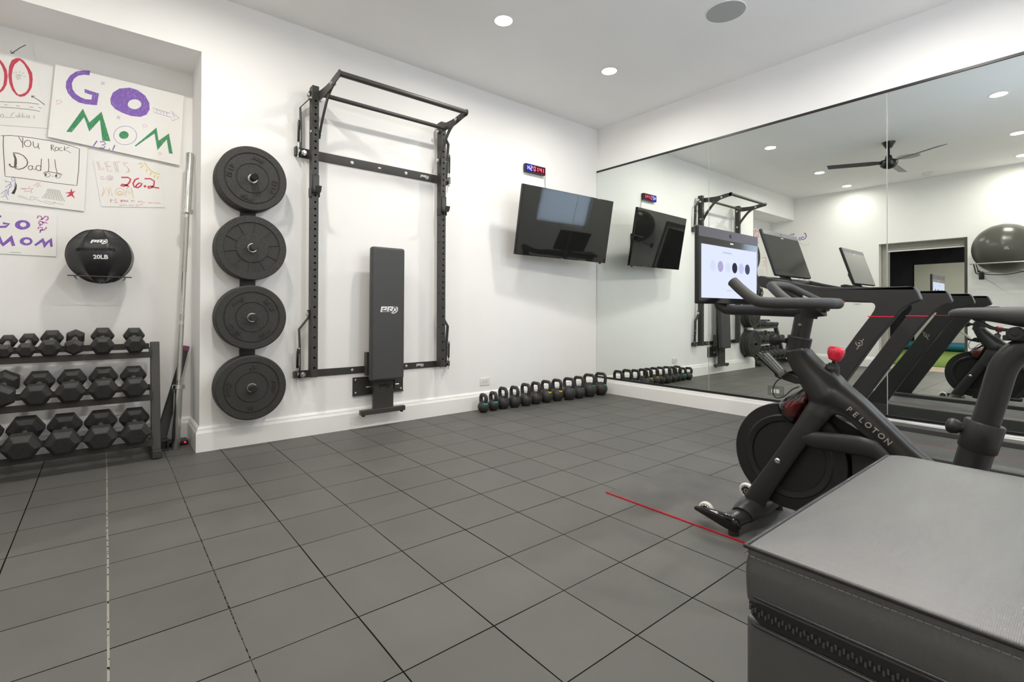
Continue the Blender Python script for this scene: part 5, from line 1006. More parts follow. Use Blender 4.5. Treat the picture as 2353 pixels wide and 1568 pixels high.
# a rounded shell: outline in the side plane, thickness from the third value
back = [(3.122, .650), (3.122, .632), (3.116, .606), (3.110, .580), (3.100, .55), (3.09, .525), (3.08, .50), (3.068, .480)]
for (y, z, hx), (yb, zb2) in zip(prof, back):
    ring = []
    for k in range(n):
        a = 2 * PI * k / n; cyy, czz = (y + yb) / 2, (z + zb2) / 2; dy, dz = (y - yb) / 2, (z - zb2) / 2
        ring.append(Vector((XB_ + hx * math.sin(a), cyy + dy * math.cos(a), czz + dz * math.cos(a))))
    rings.append(ring)
b.rings(rings); b.build('brake_shell', SMOKE, t, smooth=180)
# handlebar post, collar and clamp knob
axp = Vector((0, .184, .983)); hb = Vector((XB_, 3.061, .80))
b = MB(); b.tube([hb - axp * 0.03, hb + axp * 0.0, hb + axp * 0.052], [0.047, 0.047, 0.048], 32, sq=0.8, upv=(0, 1, 0)); b.build('head_collar', MATTEB, t, bevel=0.003)
b = MB(); b.tube([hb + axp * 0.05, hb + axp * 0.125, hb + axp * 0.148], [0.037, 0.037, 0.038], 32, sq=0.75, upv=(0, 1, 0)); b.build('handlebar_post', MATTEB, t, smooth=50)
b = MB(); etube(b, [(3.098, .938), (3.103, .955), (3.115, .972), (3.128, .984), (3.133, .990)], [.039, .041, .052, .062, .05], [.029, .031, .036, .042, .034]); b.build('bar_mount', MATTEB, t, smooth=60)
for xo in (0.028,):
    b = MB(); c_ = hb + axp * 0.105 + Vector((xo, 0.0, 0)); b.tube([c_, c_ + Vector((0.004, 0, 0))], [0.0075, 0.006], 14); b.build('post_bolt', CHROME, t)
b = MB(); k0 = Vector((XB_ + 0.01, 3.02, .832)); kd = Vector((0.06, -1, 0.06)).normalized()
b.tube([k0, k0 + kd * 0.012, k0 + kd * 0.022, k0 + kd * 0.032, k0 + kd * 0.045, k0 + kd * 0.062, k0 + kd * 0.072], [0.012, 0.010, 0.013, 0.022, 0.027, 0.026, 0.016], 24, sq=0.9); b.build('clamp_knob', PLAST, t, smooth=80)
# handlebars
RBAR = 0.0222
near = smooth_path([(XB_ + 0.0, 3.196, .992), (XB_ + 0.06, 3.194, .992), (XB_ + 0.115, 3.165, .992), (XB_ + 0.18, 3.10, .993), (XB_ + 0.245, 3.025, .996), (XB_ + 0.252, 2.985, 1.012), (XB_ + 0.245, 2.935, 1.05), (XB_ + 0.238, 2.895, 1.086)], 6)
path = [Vector((2 * XB_ - p.x, p.y, p.z)) for p in reversed(near[1:])] + near
b = MB(); b.tube(path, RBAR, 18)
for q in (path[0], path[-1]): pass
b.build('handlebar', GRIP, t, smooth=60)
loop = smooth_path([(XB_ + 0.175, 3.10, .995), (XB_ + 0.15, 3.06, 1.02), (XB_ + 0.105, 3.005, 1.058), (XB_ + 0.085, 2.99, 1.068), (XB_ + 0.05, 2.983, 1.072), (XB_, 2.982, 1.073)], 6)
lp = loop + [Vector((2 * XB_ - p.x, p.y, p.z)) for p in reversed(loop[:-1])]
b = MB(); b.tube(lp, 0.0192, 18); b.build('inner_bar', GRIP, t, smooth=60)
b = MB(); b.tube([(XB_, 3.125, .968), (XB_, 3.10, .964), (XB_, 3.05, .961), (XB_, 2.9, .963), (XB_, 2.80, .964), (XB_, 2.745, .968), (XB_, 2.715, .982), (XB_, 2.702, 1.012), (XB_, 2.70, 1.10), (XB_, 2.70, 1.18)], [0.02, 0.026, 0.026, 0.024, 0.024, 0.024, 0.024, 0.024, 0.022, 0.02], 22); b.box((XB_ - .05, 2.70, 1.11), (XB_ + .05, 2.738, 1.20)); b.build('screen_arm', MATTEB, t, smooth=60)
b = MB(); b.cyl((XB_ + 0.0, 3.178, .968), (XB_ + 0.034, 3.172, .968), 0.0085, 16); b.build('bar_clamp', PLAST, t, bevel=0.003)
# screen
SX0, SX1, SZ0, SZ1, SY = 1.935, 2.512, .993, 1.343, 2.757
b = MB(); b.box((SX0, SY - 0.02, SZ0), (SX1, SY, SZ1)); scr = b.build('screen', PLAST, t, bevel=0.006, seg=3)
BEZ = mat('purple_black_bezel', (0.075, 0.06, 0.072), 0.4, noise=0.3, nscale=900)
b = MB(); b.box((SX0 + 0.004, SY, SZ1 - 0.048), (SX1 - 0.004, SY + 0.0008, SZ1 - 0.004)); b.build('top_band', BEZ, scr, smooth=0)
b = MB(); b.box((SX0 + 0.004, SY, SZ0 + 0.004), (SX1 - 0.004, SY + 0.0007, SZ1 - 0.049)); b.build('glass', GLOSSB, scr, smooth=0)
b = MB(); b.box((SX0 + 0.018, SY + 0.0007, SZ0 + 0.027), (SX1 - 0.024, SY + 0.0012, SZ1 - 0.081)); b.build('display', emit('white_lit_display', (0.76, 0.82, 1.0), 1.02), scr, smooth=0)
b = MB(); b.cyl((2.225, SY, SZ1 - 0.026), (2.225, SY + 0.0025, SZ1 - 0.026), 0.009, 24); b.build('camera', GLOSSB, scr)
fx = lambda u, v: Vector((SX1 - u, SY + 0.0016, SZ1 - v))
def disc(b, u, v, r):
    b.flat([[(u + r * math.cos(2 * PI * i / 28), v + r * math.sin(2 * PI * i / 28)) for i in range(28)]], fx)
for i, (u, colr, st, nm) in enumerate([(0.123, (0.72, 0.78, .97), .98, 'pale'), (0.192, (0.50, 0.46, .75), .9, 'lilac'), (0.262, (0.72, 0.78, .97), .98, 'pale'), (0.328, (0.045, 0.045, .085), .8, 'dark'), (0.394, (0.60, 0.66, .95), .95, 'light_blue'), (0.458, (0.10, 0.105, .18), .8, 'slate')]):
    b = MB(); disc(b, u, 0.175, 0.0255); b.build('icon', emit('icon_' + nm, colr, st), scr, smooth=0)
b = MB(); b.box((SX1 - 0.30, SY + 0.0013, SZ1 - 0.112), (SX1 - 0.215, SY + 0.0015, SZ1 - 0.104)); b.box((SX1 - 0.305, SY + 0.0013, SZ1 - 0.288), (SX1 - 0.25, SY + 0.0015, SZ1 - 0.284)); b.build('faint_caption', emit('icon_caption', (0.62, 0.67, .85), .95), scr, smooth=0)
b = MB(); b.box((SX1 - 0.315, SY + 0.0008, SZ1 - 0.064), (SX1 - 0.285, SY + 0.0012, SZ1 - 0.058)); b.build('bezel_mark', WPRINT, scr, smooth=0)
# clear tray, black bracket, cable
b = MB(); p = lambda y, z, x: Vector((XB_ + x, y, z))
A0, A1 = (2.915, .766), (3.012, .672)
b.hexa([p(*A0, -.06), p(*A0, .075), p(*A1, .06), p(*A1, -.05), p(A0[0] + .004, A0[1] + .004, -.06), p(A0[0] + .004, A0[1] + .004, .075), p(A1[0] + .004, A1[1] + .004, .06), p(A1[0] + .004, A1[1] + .004, -.05)]); b.build('phone_tray', ACRYL, t, smooth=0)
b = MB(); b.hexa([p(3.012, .672, -.05), p(3.012, .672, .06), p(3.05, .705, .06), p(3.05, .705, -.05), p(3.016, .668, -.05), p(3.016, .668, .06), p(3.054, .701, .06), p(3.054, .701, -.05)]); b.build('tray_lip', ACRYL, t, smooth=0)
b = MB(); b.prism([(2.976, .694), (2.982, .672), (3.062, .652), (3.105, .655), (3.075, .685), (3.03, .70), (3.012, .681)], (-0.03, 0.035), fn); b.build('tray_bracket', PLAST, t, bevel=0.004)
b = MB(); b.tube(smooth_path([(XB_ + 0.03, 3.005, .672), (XB_ + 0.04, 2.985, .645), (XB_ + 0.045, 2.978, .612), (XB_ + 0.045, 2.99, .585), (XB_ + 0.04, 3.02, .592), (XB_ + 0.03, 3.05, .625), (XB_ + 0.02, 3.075, .64)], 6), 0.0028, 8); b.build('cable', WIRE, t)
# red resistance knob
b = MB(); kz = Vector((0, .19, .98)).normalized(); k0 = Vector((XB_ + .005, 3.196, .735)); b.tube([k0 - kz * .01, k0 + kz * .004, k0 + kz * .005, k0 + kz * .012], [0.027, 0.023, 0.018, 0.017], 24); b.build('knob_socket', PLAST, t, smooth=40)
b = MB(); b.cyl(k0, k0 + kz * .04, 0.0075, 14); b.build('knob_stem', PLAST, t)
b = MB(); nn = 48
prof = [(0.0, .026), (.014, .026), (.021, .029), (.0235, .036), (.0295, .050), (.031, .062), (.0295, .074), (.024, .0805), (.012, .083), (0.0, .0832)]
Mk = Matrix.Translation(k0) @ kz.to_track_quat('Z', 'X').to_matrix().to_4x4(); rings = []
for r, hgt in prof:
    rings.append([Mk @ Vector(((max(r, 1e-5) * (1 - 0.10 * max(0, math.cos(6 * 2 * PI * k / nn)) * math.exp(-((hgt - .058) / .016) ** 2))) * math.cos(2 * PI * k / nn), (max(r, 1e-5) * (1 - 0.10 * max(0, math.cos(6 * 2 * PI * k / nn)) * math.exp(-((hgt - .058) / .016) ** 2))) * math.sin(2 * PI * k / nn), hgt)) for k in range(nn)])
b.rings(rings); o = b.build('resistance_knob', RED, t, smooth=80); o['label'] = 'bright red knob'
# name along the down tube
dd = Vector((0, 3.399 - 3.262, .474 - .587)).normalized(); nn_ = Vector((1, 0, 0)); uu = nn_.cross(dd)
LET = mat('grey_metallic_lettering', (0.50, 0.46, 0.42), 0.35, metal=0.6, noise=0.05, nscale=200)
O = Vector((XB_ + 0.0468, 3.328, .5255))
W_ = 'PELOTON'
for i, ch in enumerate(W_):
    text(ch, 0.029, O + dd * ((i - 3) * 0.0265) + Vector((0.0012 - 0.0007 * (i - 3), 0, 0)), dd, uu, 'letter', LET, t, extrude=0.003, bold=0.0003)
# front foot with transport wheels
FOOTM = mat('black_satin_foot_tube', (0.02, 0.02, 0.02), 0.3, noise=0.05, nscale=60)
b = MB(); zf = .062; b.tube([(2.03, 2.872, zf - .008), (2.11, 2.885, zf), (2.24, 2.89, zf + .002), (2.37, 2.885, zf), (2.45, 2.872, zf - .008)], [0.044, 0.046, 0.047, 0.046, 0.044], 24, sq=0.62, upv=(0, 1, 0)); b.build('front_foot', FOOTM, t, smooth=60)
b = MB(); b.tube([(2.10, 2.886, zf + .003), (2.14, 2.888, zf + .012), (2.24, 2.892, zf + .018), (2.34, 2.888, zf + .012), (2.375, 2.886, zf + .003)], [0.048, 0.056, 0.062, 0.056, 0.048], 28, sq=0.72, upv=(0, 1, 0)); b.build('foot_joint', MATTEB, t, smooth=60)
for s in (1, -1):
    xe = XB_ + s * 0.218
    b = MB(); rings = []
    for y, z, hz, hx in [(2.716, .071, .004, .010), (2.722, .070, .009, .014), (2.75, .068, .014, .016), (2.79, .065, .021, .018), (2.83, .060, .027, .0195), (2.865, .056, .031, .020), (2.895, .053, .030, .020), (2.913, .051, .024, .018), (2.921, .050, .012, .012)]:
        rings.append([Vector((xe + s * 0.008 + hx * math.copysign(abs(math.cos(2 * PI * k / 20)) ** .7, math.cos(2 * PI * k / 20)), y, z + hz * math.copysign(abs(math.sin(2 * PI * k / 20)) ** .8, math.sin(2 * PI * k / 20)))) for k in range(20)])
    b.rings(rings); b.build('foot_cap', GLOSSB, t, smooth=80)
    b = MB(); b.cyl((xe - s * 0.0, 2.89, .0056), (xe - s * 0.0, 2.89, .03), 0.022, 20); b.build('foot_pad', PLAST, t)
    xw = XB_ + s * 0.194; Mw = Matrix.Translation((xw, 2.752, .062)) @ Matrix.Rotation(PI / 2, 4, 'Y')
    TYRE = mat('milky_wheel_tyre', (0.62, 0.61, 0.57), 0.25, noise=0.03, nscale=60)
    b = MB(); b.lathe([(0.024, -.011), (0.031, -.011), (0.0355, -.006), (0.0365, 0), (0.0355, .006), (0.031, .011), (0.024, .011)], 40, Mw, closed=True); wh = b.build('transport_wheel', TYRE, t, smooth=40)
    b = MB(); b.lathe([(0.0, -.0105), (0.0245, -.0105), (0.0245, .0105), (0.0, .0105)], 32, Mw); b.build('wheel_core', PLAST, wh)
    b = MB()
    for k in range(12):
        a_ = 2 * PI * k / 12
        for q in (-1, 1):
            cc = Mw @ Vector((0.0205 * math.cos(a_), 0.0205 * math.sin(a_), q * .0108)); b.ico(cc, 0.0026, 1)
    for q in (-1, 1): b.lathe([(0.006, q * .0106), (0.0095, q * .0106), (0.0095, q * .0125), (0.006, q * .0125)], 20, Mw, closed=True)
    b.build('wheel_bearing', CHROME, wh, smooth=40)
    b = MB(); b.box((min(xw + s * .012, xe), 2.745, .052), (max(xw + s * .012, xe), 2.76, .072)); b.build('wheel_bracket', GLOSSB, t, bevel=0.003)
# rear foot, seat tube, post and saddle
b = MB(); b.tube([(2.03, 3.90, .05), (2.24, 3.905, .055), (2.45, 3.90, .05)], [0.042, 0.045, 0.042], 24, sq=0.62, upv=(0, 1, 0)); b.build('rear_foot', FOOTM, t, smooth=60)
for s in (1, -1):
    b = MB(); b.cyl((XB_ + s * .19, 3.9, .0056), (XB_ + s * .19, 3.9, .03), 0.022, 16); b.build('foot_pad', PLAST, t)
b = MB(); b.tube([(XB_, 3.55, .285), (XB_, 3.68, .19), (XB_, 3.80, .11), (XB_, 3.89, .065)], [0.05, 0.048, 0.045, 0.04], 24, sq=0.8, upv=(0, .5, .8)); b.build('rear_tube', MATTEB, t, smooth=60)
sa = Vector((0, .226, .974)).normalized()
s0 = Vector((XB_, 3.571, .255)); onax = lambda z: s0 + sa * ((z - s0.z) / sa.z)
b = MB(); b.tube([onax(.24), onax(.40), onax(.492)], [0.050, 0.047, 0.047], 32, sq=0.78, upv=(0, 1, 0)); b.build('seat_tube', MATTEB, t, smooth=50)
b = MB(); b.tube([onax(.488), onax(.494), onax(.582), onax(.586)], [0.048, 0.0525, 0.0535, 0.050], 36, sq=0.8, upv=(0, 1, 0)); b.build('seat_collar', MATTEB, t, smooth=40)
b = MB(); k0 = Vector((XB_ + .008, 3.622, .556)); kd = Vector((0.05, -1, 0.10)).normalized()
b.tube([k0, k0 + kd * 0.018, k0 + kd * 0.026, k0 + kd * 0.034, k0 + kd * 0.044, k0 + kd * 0.06, k0 + kd * 0.071, k0 + kd * 0.075], [0.026, 0.0155, 0.0125, 0.016, 0.024, 0.0275, 0.022, 0.012], 24); b.build('clamp_knob', PLAST, t, smooth=80)
top = onax(.80)
pp = smooth_path([onax(.57), onax(.68), onax(.775), Vector((XB_, 3.722, .825)), Vector((XB_, 3.752, .842)), Vector((XB_, 3.80, .846)), Vector((XB_, 3.88, .846))], 5)
b = MB(); b.tube(pp, 0.0375, 32, sq=0.72, upv=(0, 1, -.2)); b.build('seat_post', MATTEB, t, smooth=60)
# saddle
b = MB(); rings = []
ST = [(3.552, .948, .010, .006), (3.558, .952, .020, .014), (3.575, .954, .026, .018), (3.61, .955, .030, .020), (3.66, .952, .038, .023), (3.71, .947, .055, .030), (3.76, .944, .085, .038), (3.81, .946, .118, .040), (3.845, .950, .125, .034), (3.865, .953, .115, .022), (3.872, .953, .09, .010)]
for y, z, hw_, hh in ST:
    r = []
    for k in range(24):
        a = 2 * PI * k / 24; ca, sa_ = math.cos(a), math.sin(a)
        r.append(Vector((XB_ + hw_ * math.copysign(abs(ca) ** 0.8, ca), y, z + (hh * abs(sa_) ** 0.9 if sa_ > 0 else -hh * 1.05 * abs(sa_) ** 0.8))))
    rings.append(r)
b.rings(rings); sd = b.build('saddle', GRIP, t, smooth=180, sub=1)
for s in (1, -1):
    b = MB(); b.tube(smooth_path([(XB_ + s * .012, 3.62, .936), (XB_ + s * .016, 3.645, .918), (XB_ + s * .022, 3.67, .904), (XB_ + s * .022, 3.72, .899), (XB_ + s * .025, 3.78, .90), (XB_ + s * .04, 3.83, .93)], 5), 0.0045, 10); b.build('saddle_rail', STEELD, sd)
b = MB(); b.cyl((XB_ - .045, 3.722, .89), (XB_ + .045, 3.722, .89), 0.021, 28); b.cyl((XB_ - .05, 3.722, .89), (XB_ + .05, 3.722, .89), 0.009, 6); b.build('saddle_clamp', PLAST, t, bevel=0.002)
b = MB(); b.box((XB_ - .03, 3.692, .866), (XB_ + .03, 3.90, .884)); b.build('seat_slider', PLAST, t, bevel=0.003)

# ------------------------------------------------------------------ treadmill in front of the mirror
TXN, TXF = 1.225, 0.375
t = thing('treadmill', 'wide matte black treadmill with red-striped side posts in front of the mirror', 'treadmill', (0.8, 3.3, 0))
BELT = mat('grey_treadmill_belt', (0.075, 0.075, 0.07), 0.7, noise=0.2, nscale=300, bump=0.2, bscale=600)
RAILT = mat('grey_black_deck_rail', (0.055, 0.055, 0.052), 0.5, noise=0.12, nscale=300)
sl = -0.0105                      # deck falls slightly to the rear
dz = lambda y: sl * (y - 2.7) 
b = MB()
b.hexa([(TXF + .01, 2.42, .03), (TXN - .01, 2.42, .03), (TXN - .01, 4.18, .03), (TXF + .01, 4.18, .03), (TXF + .01, 2.42, .165 + dz(2.42)), (TXN - .01, 2.42, .165 + dz(2.42)), (TXN - .01, 4.18, .165 + dz(4.18)), (TXF + .01, 4.18, .165 + dz(4.18))]); b.build('deck', PLAST, t, bevel=0.006)
b = MB(); b.hexa([(TXF + .115, 2.50, .166 + dz(2.5)), (TXN - .115, 2.50, .166 + dz(2.5)), (TXN - .115, 4.19, .166 + dz(4.19)), (TXF + .115, 4.19, .166 + dz(4.19)), (TXF + .115, 2.50, .182 + dz(2.5)), (TXN - .115, 2.50, .182 + dz(2.5)), (TXN - .115, 4.19, .182 + dz(4.19)), (TXF + .115, 4.19, .182 + dz(4.19))]); b.build('running_belt', BELT, t, bevel=0.004)
b = MB(); b.hexa([(.775, 2.50, .1822 + dz(2.5)), (.781, 2.50, .1822 + dz(2.5)), (.781, 4.18, .1822 + dz(4.18)), (.775, 4.18, .1822 + dz(4.18)), (.775, 2.50, .1826 + dz(2.5)), (.781, 2.50, .1826 + dz(2.5)), (.781, 4.18, .1826 + dz(4.18)), (.775, 4.18, .1826 + dz(4.18))]); b.build('belt_stripe', REDM, t, smooth=0)
for x0, x1 in ((TXF, TXF + .095), (TXN - .095, TXN)):
    b = MB(); b.hexa([(x0, 2.46, .05), (x1, 2.46, .05), (x1, 4.22, .05), (x0, 4.22, .05), (x0, 2.46, .213 + dz(2.46)), (x1, 2.46, .213 + dz(2.46)), (x1, 4.22, .213 + dz(4.22)), (x0, 4.22, .213 + dz(4.22))]); b.build('deck_rail', RAILT, t, bevel=0.008, seg=3)
b = MB(); b.tube([(TXF + .05, 2.44, .12), (TXN - .05, 2.44, .12)], 0.105, 24, sq=0.8); b.build('motor_hood', PLAST, t, smooth=60)
for x in (TXF + .06, TXN - .06):
    for y in (2.5, 4.12):
        b = MB(); b.cyl((x, y, 0), (x, y, .055), 0.03, 16); b.build('foot', PLAST, t)
prof = [(3.251, 1.091), (3.264, 1.068), (3.277, 1.027), (3.272, 1.018), (3.235, 1.002), (3.212, .985), (3.19, .96), (3.17, .933), (3.082, .803), (2.922, .531), (2.735, .205), (2.60, .205), (2.881, .652), (2.984, .824), (3.053, .931), (3.073, .967), (3.079, .988), (3.073, 1.004), (3.055, 1.011), (3.0, 1.013), (2.86, 1.024), (2.70, 1.046), (2.56, 1.078), (2.46, 1.118), (2.425, 1.15), (2.425, 1.187), (2.46, 1.192), (2.56, 1.162), (2.70, 1.128), (2.80, 1.108), (2.90, 1.10), (3.05, 1.097), (3.23, 1.0945)]
FRT = mat('matte_black_treadmill_paint', (0.026, 0.0255, 0.025), 0.4, noise=0.08, nscale=250, bump=0.05, bscale=700)
LOGOM = mat('brushed_grey_emblem', (0.62, 0.58, 0.52), 0.3, metal=0.7, noise=0.05, nscale=200)
for xo, s in ((TXN, 1), (TXF, -1)):
    x0, x1 = (xo - .062, xo) if s > 0 else (xo, xo + .062)
    b = MB(); b.prism(prof, (x0, x1), lambda u, v, w: Vector((w, u, v))); po = b.build('side_post', FRT, t, bevel=0.011, seg=4, smooth=50)
    for xs in (x0 - .0006, x1 + .0006):
        b = MB(); b.box((xs - .0012, 3.045 + .0, .929), (xs + .0012, 3.165, .9345)); b.build('red_stripe', emit('red_post_stripe', (0.9, 0.06, 0.12), 0.55) if False else RED, po, smooth=0)
    for xs, q in (((x1, 1),) if s > 0 else ((x0, -1),)):
        cc = Vector((xs + q * .0011, 3.003, .772)); uy = Vector((0, q, 0)); uz = Vector((0, 0, 1)); ff = lambda u, v: cc + uy * (u * .66) + uz * (v * .66)
        b = MB(); b.ribbon([(-.012 + .025 * math.cos(a), .012 + .025 * math.sin(a)) for a in [(-2.0 + 4.0 * i / 20) for i in range(21)]] if False else [(.024 * math.cos(a), .012 + .024 * math.sin(a)) for a in [(2.7 + 5.2 * i / 24) for i in range(25)]], .0052, ff)
        b.ribbon([(-.018, -.044), (.006, .0)], .0062, ff); b.ribbon([(.016, .022), (.034, .05)], .0055, ff); b.ribbon([(-.009, .012), (.009, .012)], .010, ff); b.build('emblem', LOGOM, po, smooth=0)
b = MB(); zc = 1.165
b.bar([(TXF + .03, 2.447, zc), (TXN - .03, 2.447, zc)], 0.05, 0.05, (0, 1, 0)); b.build('front_bar', FRT, t, bevel=0.016, seg=4)
b = MB(); b.hexa([(TXF + .06, 2.46, 1.115), (TXN - .06, 2.46, 1.115), (TXN - .06, 2.80, 1.055), (TXF + .06, 2.80, 1.055), (TXF + .06, 2.46, 1.135), (TXN - .06, 2.46, 1.135), (TXN - .06, 2.80, 1.075), (TXF + .06, 2.80, 1.075)]); b.build('console_tray', PLAST, t, bevel=0.006)
b = MB(); b.cyl((.80, 2.86, 1.02), (.80, 2.86, 1.05), .03, 20); b.box((TXF + .06, 2.83, 1.02), (TXN - .06, 2.865, 1.055)); b.build('safety_bar', FRT, t, bevel=0.006)
b = MB(); b.box((1.0, 2.845, 1.012), (1.07, 2.87, 1.022)); b.build('safety_key', RED, t, bevel=0.003)
cS = Vector((.785, 2.447, 1.365)); xS = Vector((-1, 0, 0)); yS = (Vector((0, 2.3945, 1.528)) - Vector((0, 2.4985, 1.2015))).normalized(); zS = xS.cross(yS)
if zS.y < 0: zS = -zS
Ms = Matrix((xS, yS, zS)).transposed().to_4x4(); Ms.translation = cS
hw_, hh_ = .296, .1715
b = MB(); b.box((-hw_, -hh_, -.022), (hw_, hh_, 0), Ms); scr = b.build('screen', PLAST, t, bevel=0.008, seg=4)
GB_ = mat('grey_top_bezel', (0.16, 0.155, 0.155), 0.45, noise=0.05, nscale=300)
b = MB(); b.box((-hw_ + .006, hh_ - .04, 0), (hw_ - .006, hh_ - .005, .0008), Ms); b.build('top_band', GB_, scr, smooth=0)
b = MB(); b.box((-hw_ + .006, -hh_ + .006, 0), (hw_ - .006, hh_ - .041, .0008), Ms); b.build('display', SCREENG, scr, smooth=0)
b = MB(); b.cyl(Ms @ Vector((0, hh_ - .022, 0)), Ms @ Vector((0, hh_ - .022, .002)), .006, 18); b.build('camera', GLOSSB, scr)
b = MB(); b.box((-.02, hh_ - .052, .0008), (.02, hh_ - .048, .0011), Ms); b.build('bezel_mark', WPRINT, scr, smooth=0)
b = MB(); b.tube([(.785, 2.475, 1.13), (.785, 2.43, 1.20), (.785, 2.385, 1.30), (.785, 2.40, 1.36)], [0.03, 0.028, 0.026, 0.024], 20, sq=1.5); b.build('screen_arm', FRT, t, smooth=60)

# ------------------------------------------------------------------ soft jump box beside the camera
BXV = mat('black_coated_box_fabric', (0.032, 0.032, 0.031), 0.5, noise=0.1, nscale=200, ior=2.1)
def weave(m):
    nt = m.node_tree; b = nt.nodes['Principled BSDF']
    tc = nt.nodes.new('ShaderNodeTexCoord'); mp = nt.nodes.new('ShaderNodeMapping'); mp.inputs['Rotation'].default_value = (0.0, 0, 0.0); mp.inputs['Scale'].default_value = (1, 1, 1)
    out = []
    for d in ('X', 'Y', 'Z'):
        w = nt.nodes.new('ShaderNodeTexWave'); w.wave_type = 'BANDS'; w.bands_direction = d; w.inputs['Scale'].default_value = 150; nt.links.new(tc.outputs['Object'], w.inputs['Vector']); out.append(w.outputs['Fac'])
    a = nt.nodes.new('ShaderNodeMath'); a.operation = 'ADD'; nt.links.new(out[0], a.inputs[0]); nt.links.new(out[1], a.inputs[1])
    c_ = nt.nodes.new('ShaderNodeMath'); c_.operation = 'ADD'; nt.links.new(a.outputs[0], c_.inputs[0]); nt.links.new(out[2], c_.inputs[1])
    n = nt.nodes.new('ShaderNodeTexNoise'); n.inputs['Scale'].default_value = 7; nt.links.new(tc.outputs['Object'], n.inputs['Vector'])
    e = nt.nodes.new('ShaderNodeMath'); e.operation = 'MULTIPLY_ADD'; e.inputs[1].default_value = 0.16; nt.links.new(c_.outputs[0], e.inputs[0]); nt.links.new(n.outputs['Fac'], e.inputs[2])
    bp = nt.nodes.new('ShaderNodeBump'); bp.inputs['Strength'].default_value = 0.13; bp.inputs['Distance'].default_value = 0.003; nt.links.new(e.outputs[0], bp.inputs['Height']); nt.links.new(bp.outputs['Normal'], b.inputs['Normal'])
weave(BXV)
b_x0, b_x1, b_y0, b_y1, b_z = 2.975, 3.776, 3.566, 4.16, 0.612
t = thing('jump_box', 'large black zipped foam jump box in the foreground at right', 'jump box', (3.37, 3.86, 0))
zz = 0.512
b = MB(); b.box((b_x0, b_y0, 0.0), (b_x1, b_y1, zz - 0.016)); b.build('lower_cover', BXV, t, bevel=0.006, seg=3, smooth=60)
# lid with a slightly domed, puckered top
b = MB(); nx, ny = 48, 36
def top_pt(i, j):
    u, v = i / nx, j / ny; e = min(u, 1 - u, v, 1 - v)
    dome = 0.010 * (1 - math.exp(-e * 14)) - 0.004
    return Vector((b_x0 + (b_x1 - b_x0) * u, b_y0 + (b_y1 - b_y0) * v, b_z - 0.006 + dome - 0.022 * math.exp(-((u) / 0.035) ** 2)))
def side_pt(i, j, k):
    p = top_pt(i, j); f_ = k / 6; bulge = 0.0025 * math.sin(PI * f_) - 0.003 * math.exp(-((f_ - 0.12) / 0.08) ** 2)
    n = Vector(((-1 if i == 0 else (1 if i == nx else 0)), (-1 if j == 0 else (1 if j == ny else 0)), 0))
    wob = 0.0015 * math.sin(9 * i + 3 * j) * f_ * (1 - f_)
    return Vector((p.x, p.y, p.z * (1 - f_) + (zz + 0.004) * f_)) + n.normalized() * (bulge + wob)
grid = [[b.bm.verts.new(top_pt(i, j)) for j in range(ny + 1)] for i in range(nx + 1)]
for i in range(nx):
    for j in range(ny): b.face([grid[i][j], grid[i + 1][j], grid[i + 1][j + 1], grid[i][j + 1]])
loop = [(i, 0) for i in range(nx)] + [(nx, j) for j in range(ny)] + [(i, ny) for i in range(nx, 0, -1)] + [(0, j) for j in range(ny, 0, -1)]
prev = [grid[i][j] for i, j in loop]
for k in range(1, 7):
    cur = [b.bm.verts.new(side_pt(i, j, k)) for i, j in loop]
    for q in range(len(loop)): b.face([prev[q], prev[(q + 1) % len(loop)], cur[(q + 1) % len(loop)], cur[q]])
    prev = cur
b.face(prev); lid = b.build('lid', BXV, t, smooth=55, bevel=0.006, seg=3)
e_ = [top_pt(i, j) + Vector((0, 0, -0.002)) + Vector(((-1 if i == 0 else (1 if i == nx else 0)), (-1 if j == 0 else (1 if j == ny else 0)), 0)) * 0.001 for i, j in loop]
b = MB(); b.tube(e_, 0.0035, 8, closed=True); b.build('piping', VINYL, lid, smooth=60)
e_ = [p + Vector((0, 0, -0.012)) + Vector(((1 if i == nx else (-1 if i == 0 else 0)), (-1 if j == 0 else (1 if j == ny else 0)), 0)) * 0.002 for p, (i, j) in zip(e_, loop)]
b = MB(); STITCH = mat('pale_stitching', (0.14, 0.135, 0.125), 0.5, noise=0.2, nscale=60)
for q in range(0, len(e_)):
    p, r = e_[q], e_[(q + 1) % len(e_)]
    for h0, h1 in ((0.05, 0.42), (0.55, 0.92)): b.cyl(p.lerp(r, h0), p.lerp(r, h1), 0.0009, 6)
b.build('stitching', STITCH, lid, smooth=0)
# zip running round the box
zp = []
r_ = 0.02
for (cx_, cy2, a0) in ((b_x1 - r_, b_y0 + r_, -PI / 2), (b_x1 - r_, b_y1 - r_, 0), (b_x0 + r_, b_y1 - r_, PI / 2), (b_x0 + r_, b_y0 + r_, PI)):
    for i in range(7): zp.append(Vector((cx_ + r_ * math.cos(a0 + PI / 2 * i / 6), cy2 + r_ * math.sin(a0 + PI / 2 * i / 6), zz - 0.006)))
ZT = mat('black_zip_tape', (0.012, 0.012, 0.014), 0.7, noise=0.2, nscale=600)
b = MB(); n_ = len(zp)
b.rings([[p + Vector((0, 0, -0.017)) , p + Vector((0, 0, -0.017)) - Vector((p.x - 3.37, p.y - 3.86, 0)).normalized() * 0.01, p + Vector((0, 0, 0.017)) - Vector((p.x - 3.37, p.y - 3.86, 0)).normalized() * 0.01, p + Vector((0, 0, 0.017))] for p in zp], closed=True)
zo = b.build('zip_tape', ZT, t, smooth=30)
TEETH = mat('dark_zip_teeth', (0.06, 0.06, 0.065), 0.3, noise=0.1, nscale=200)
b = MB()
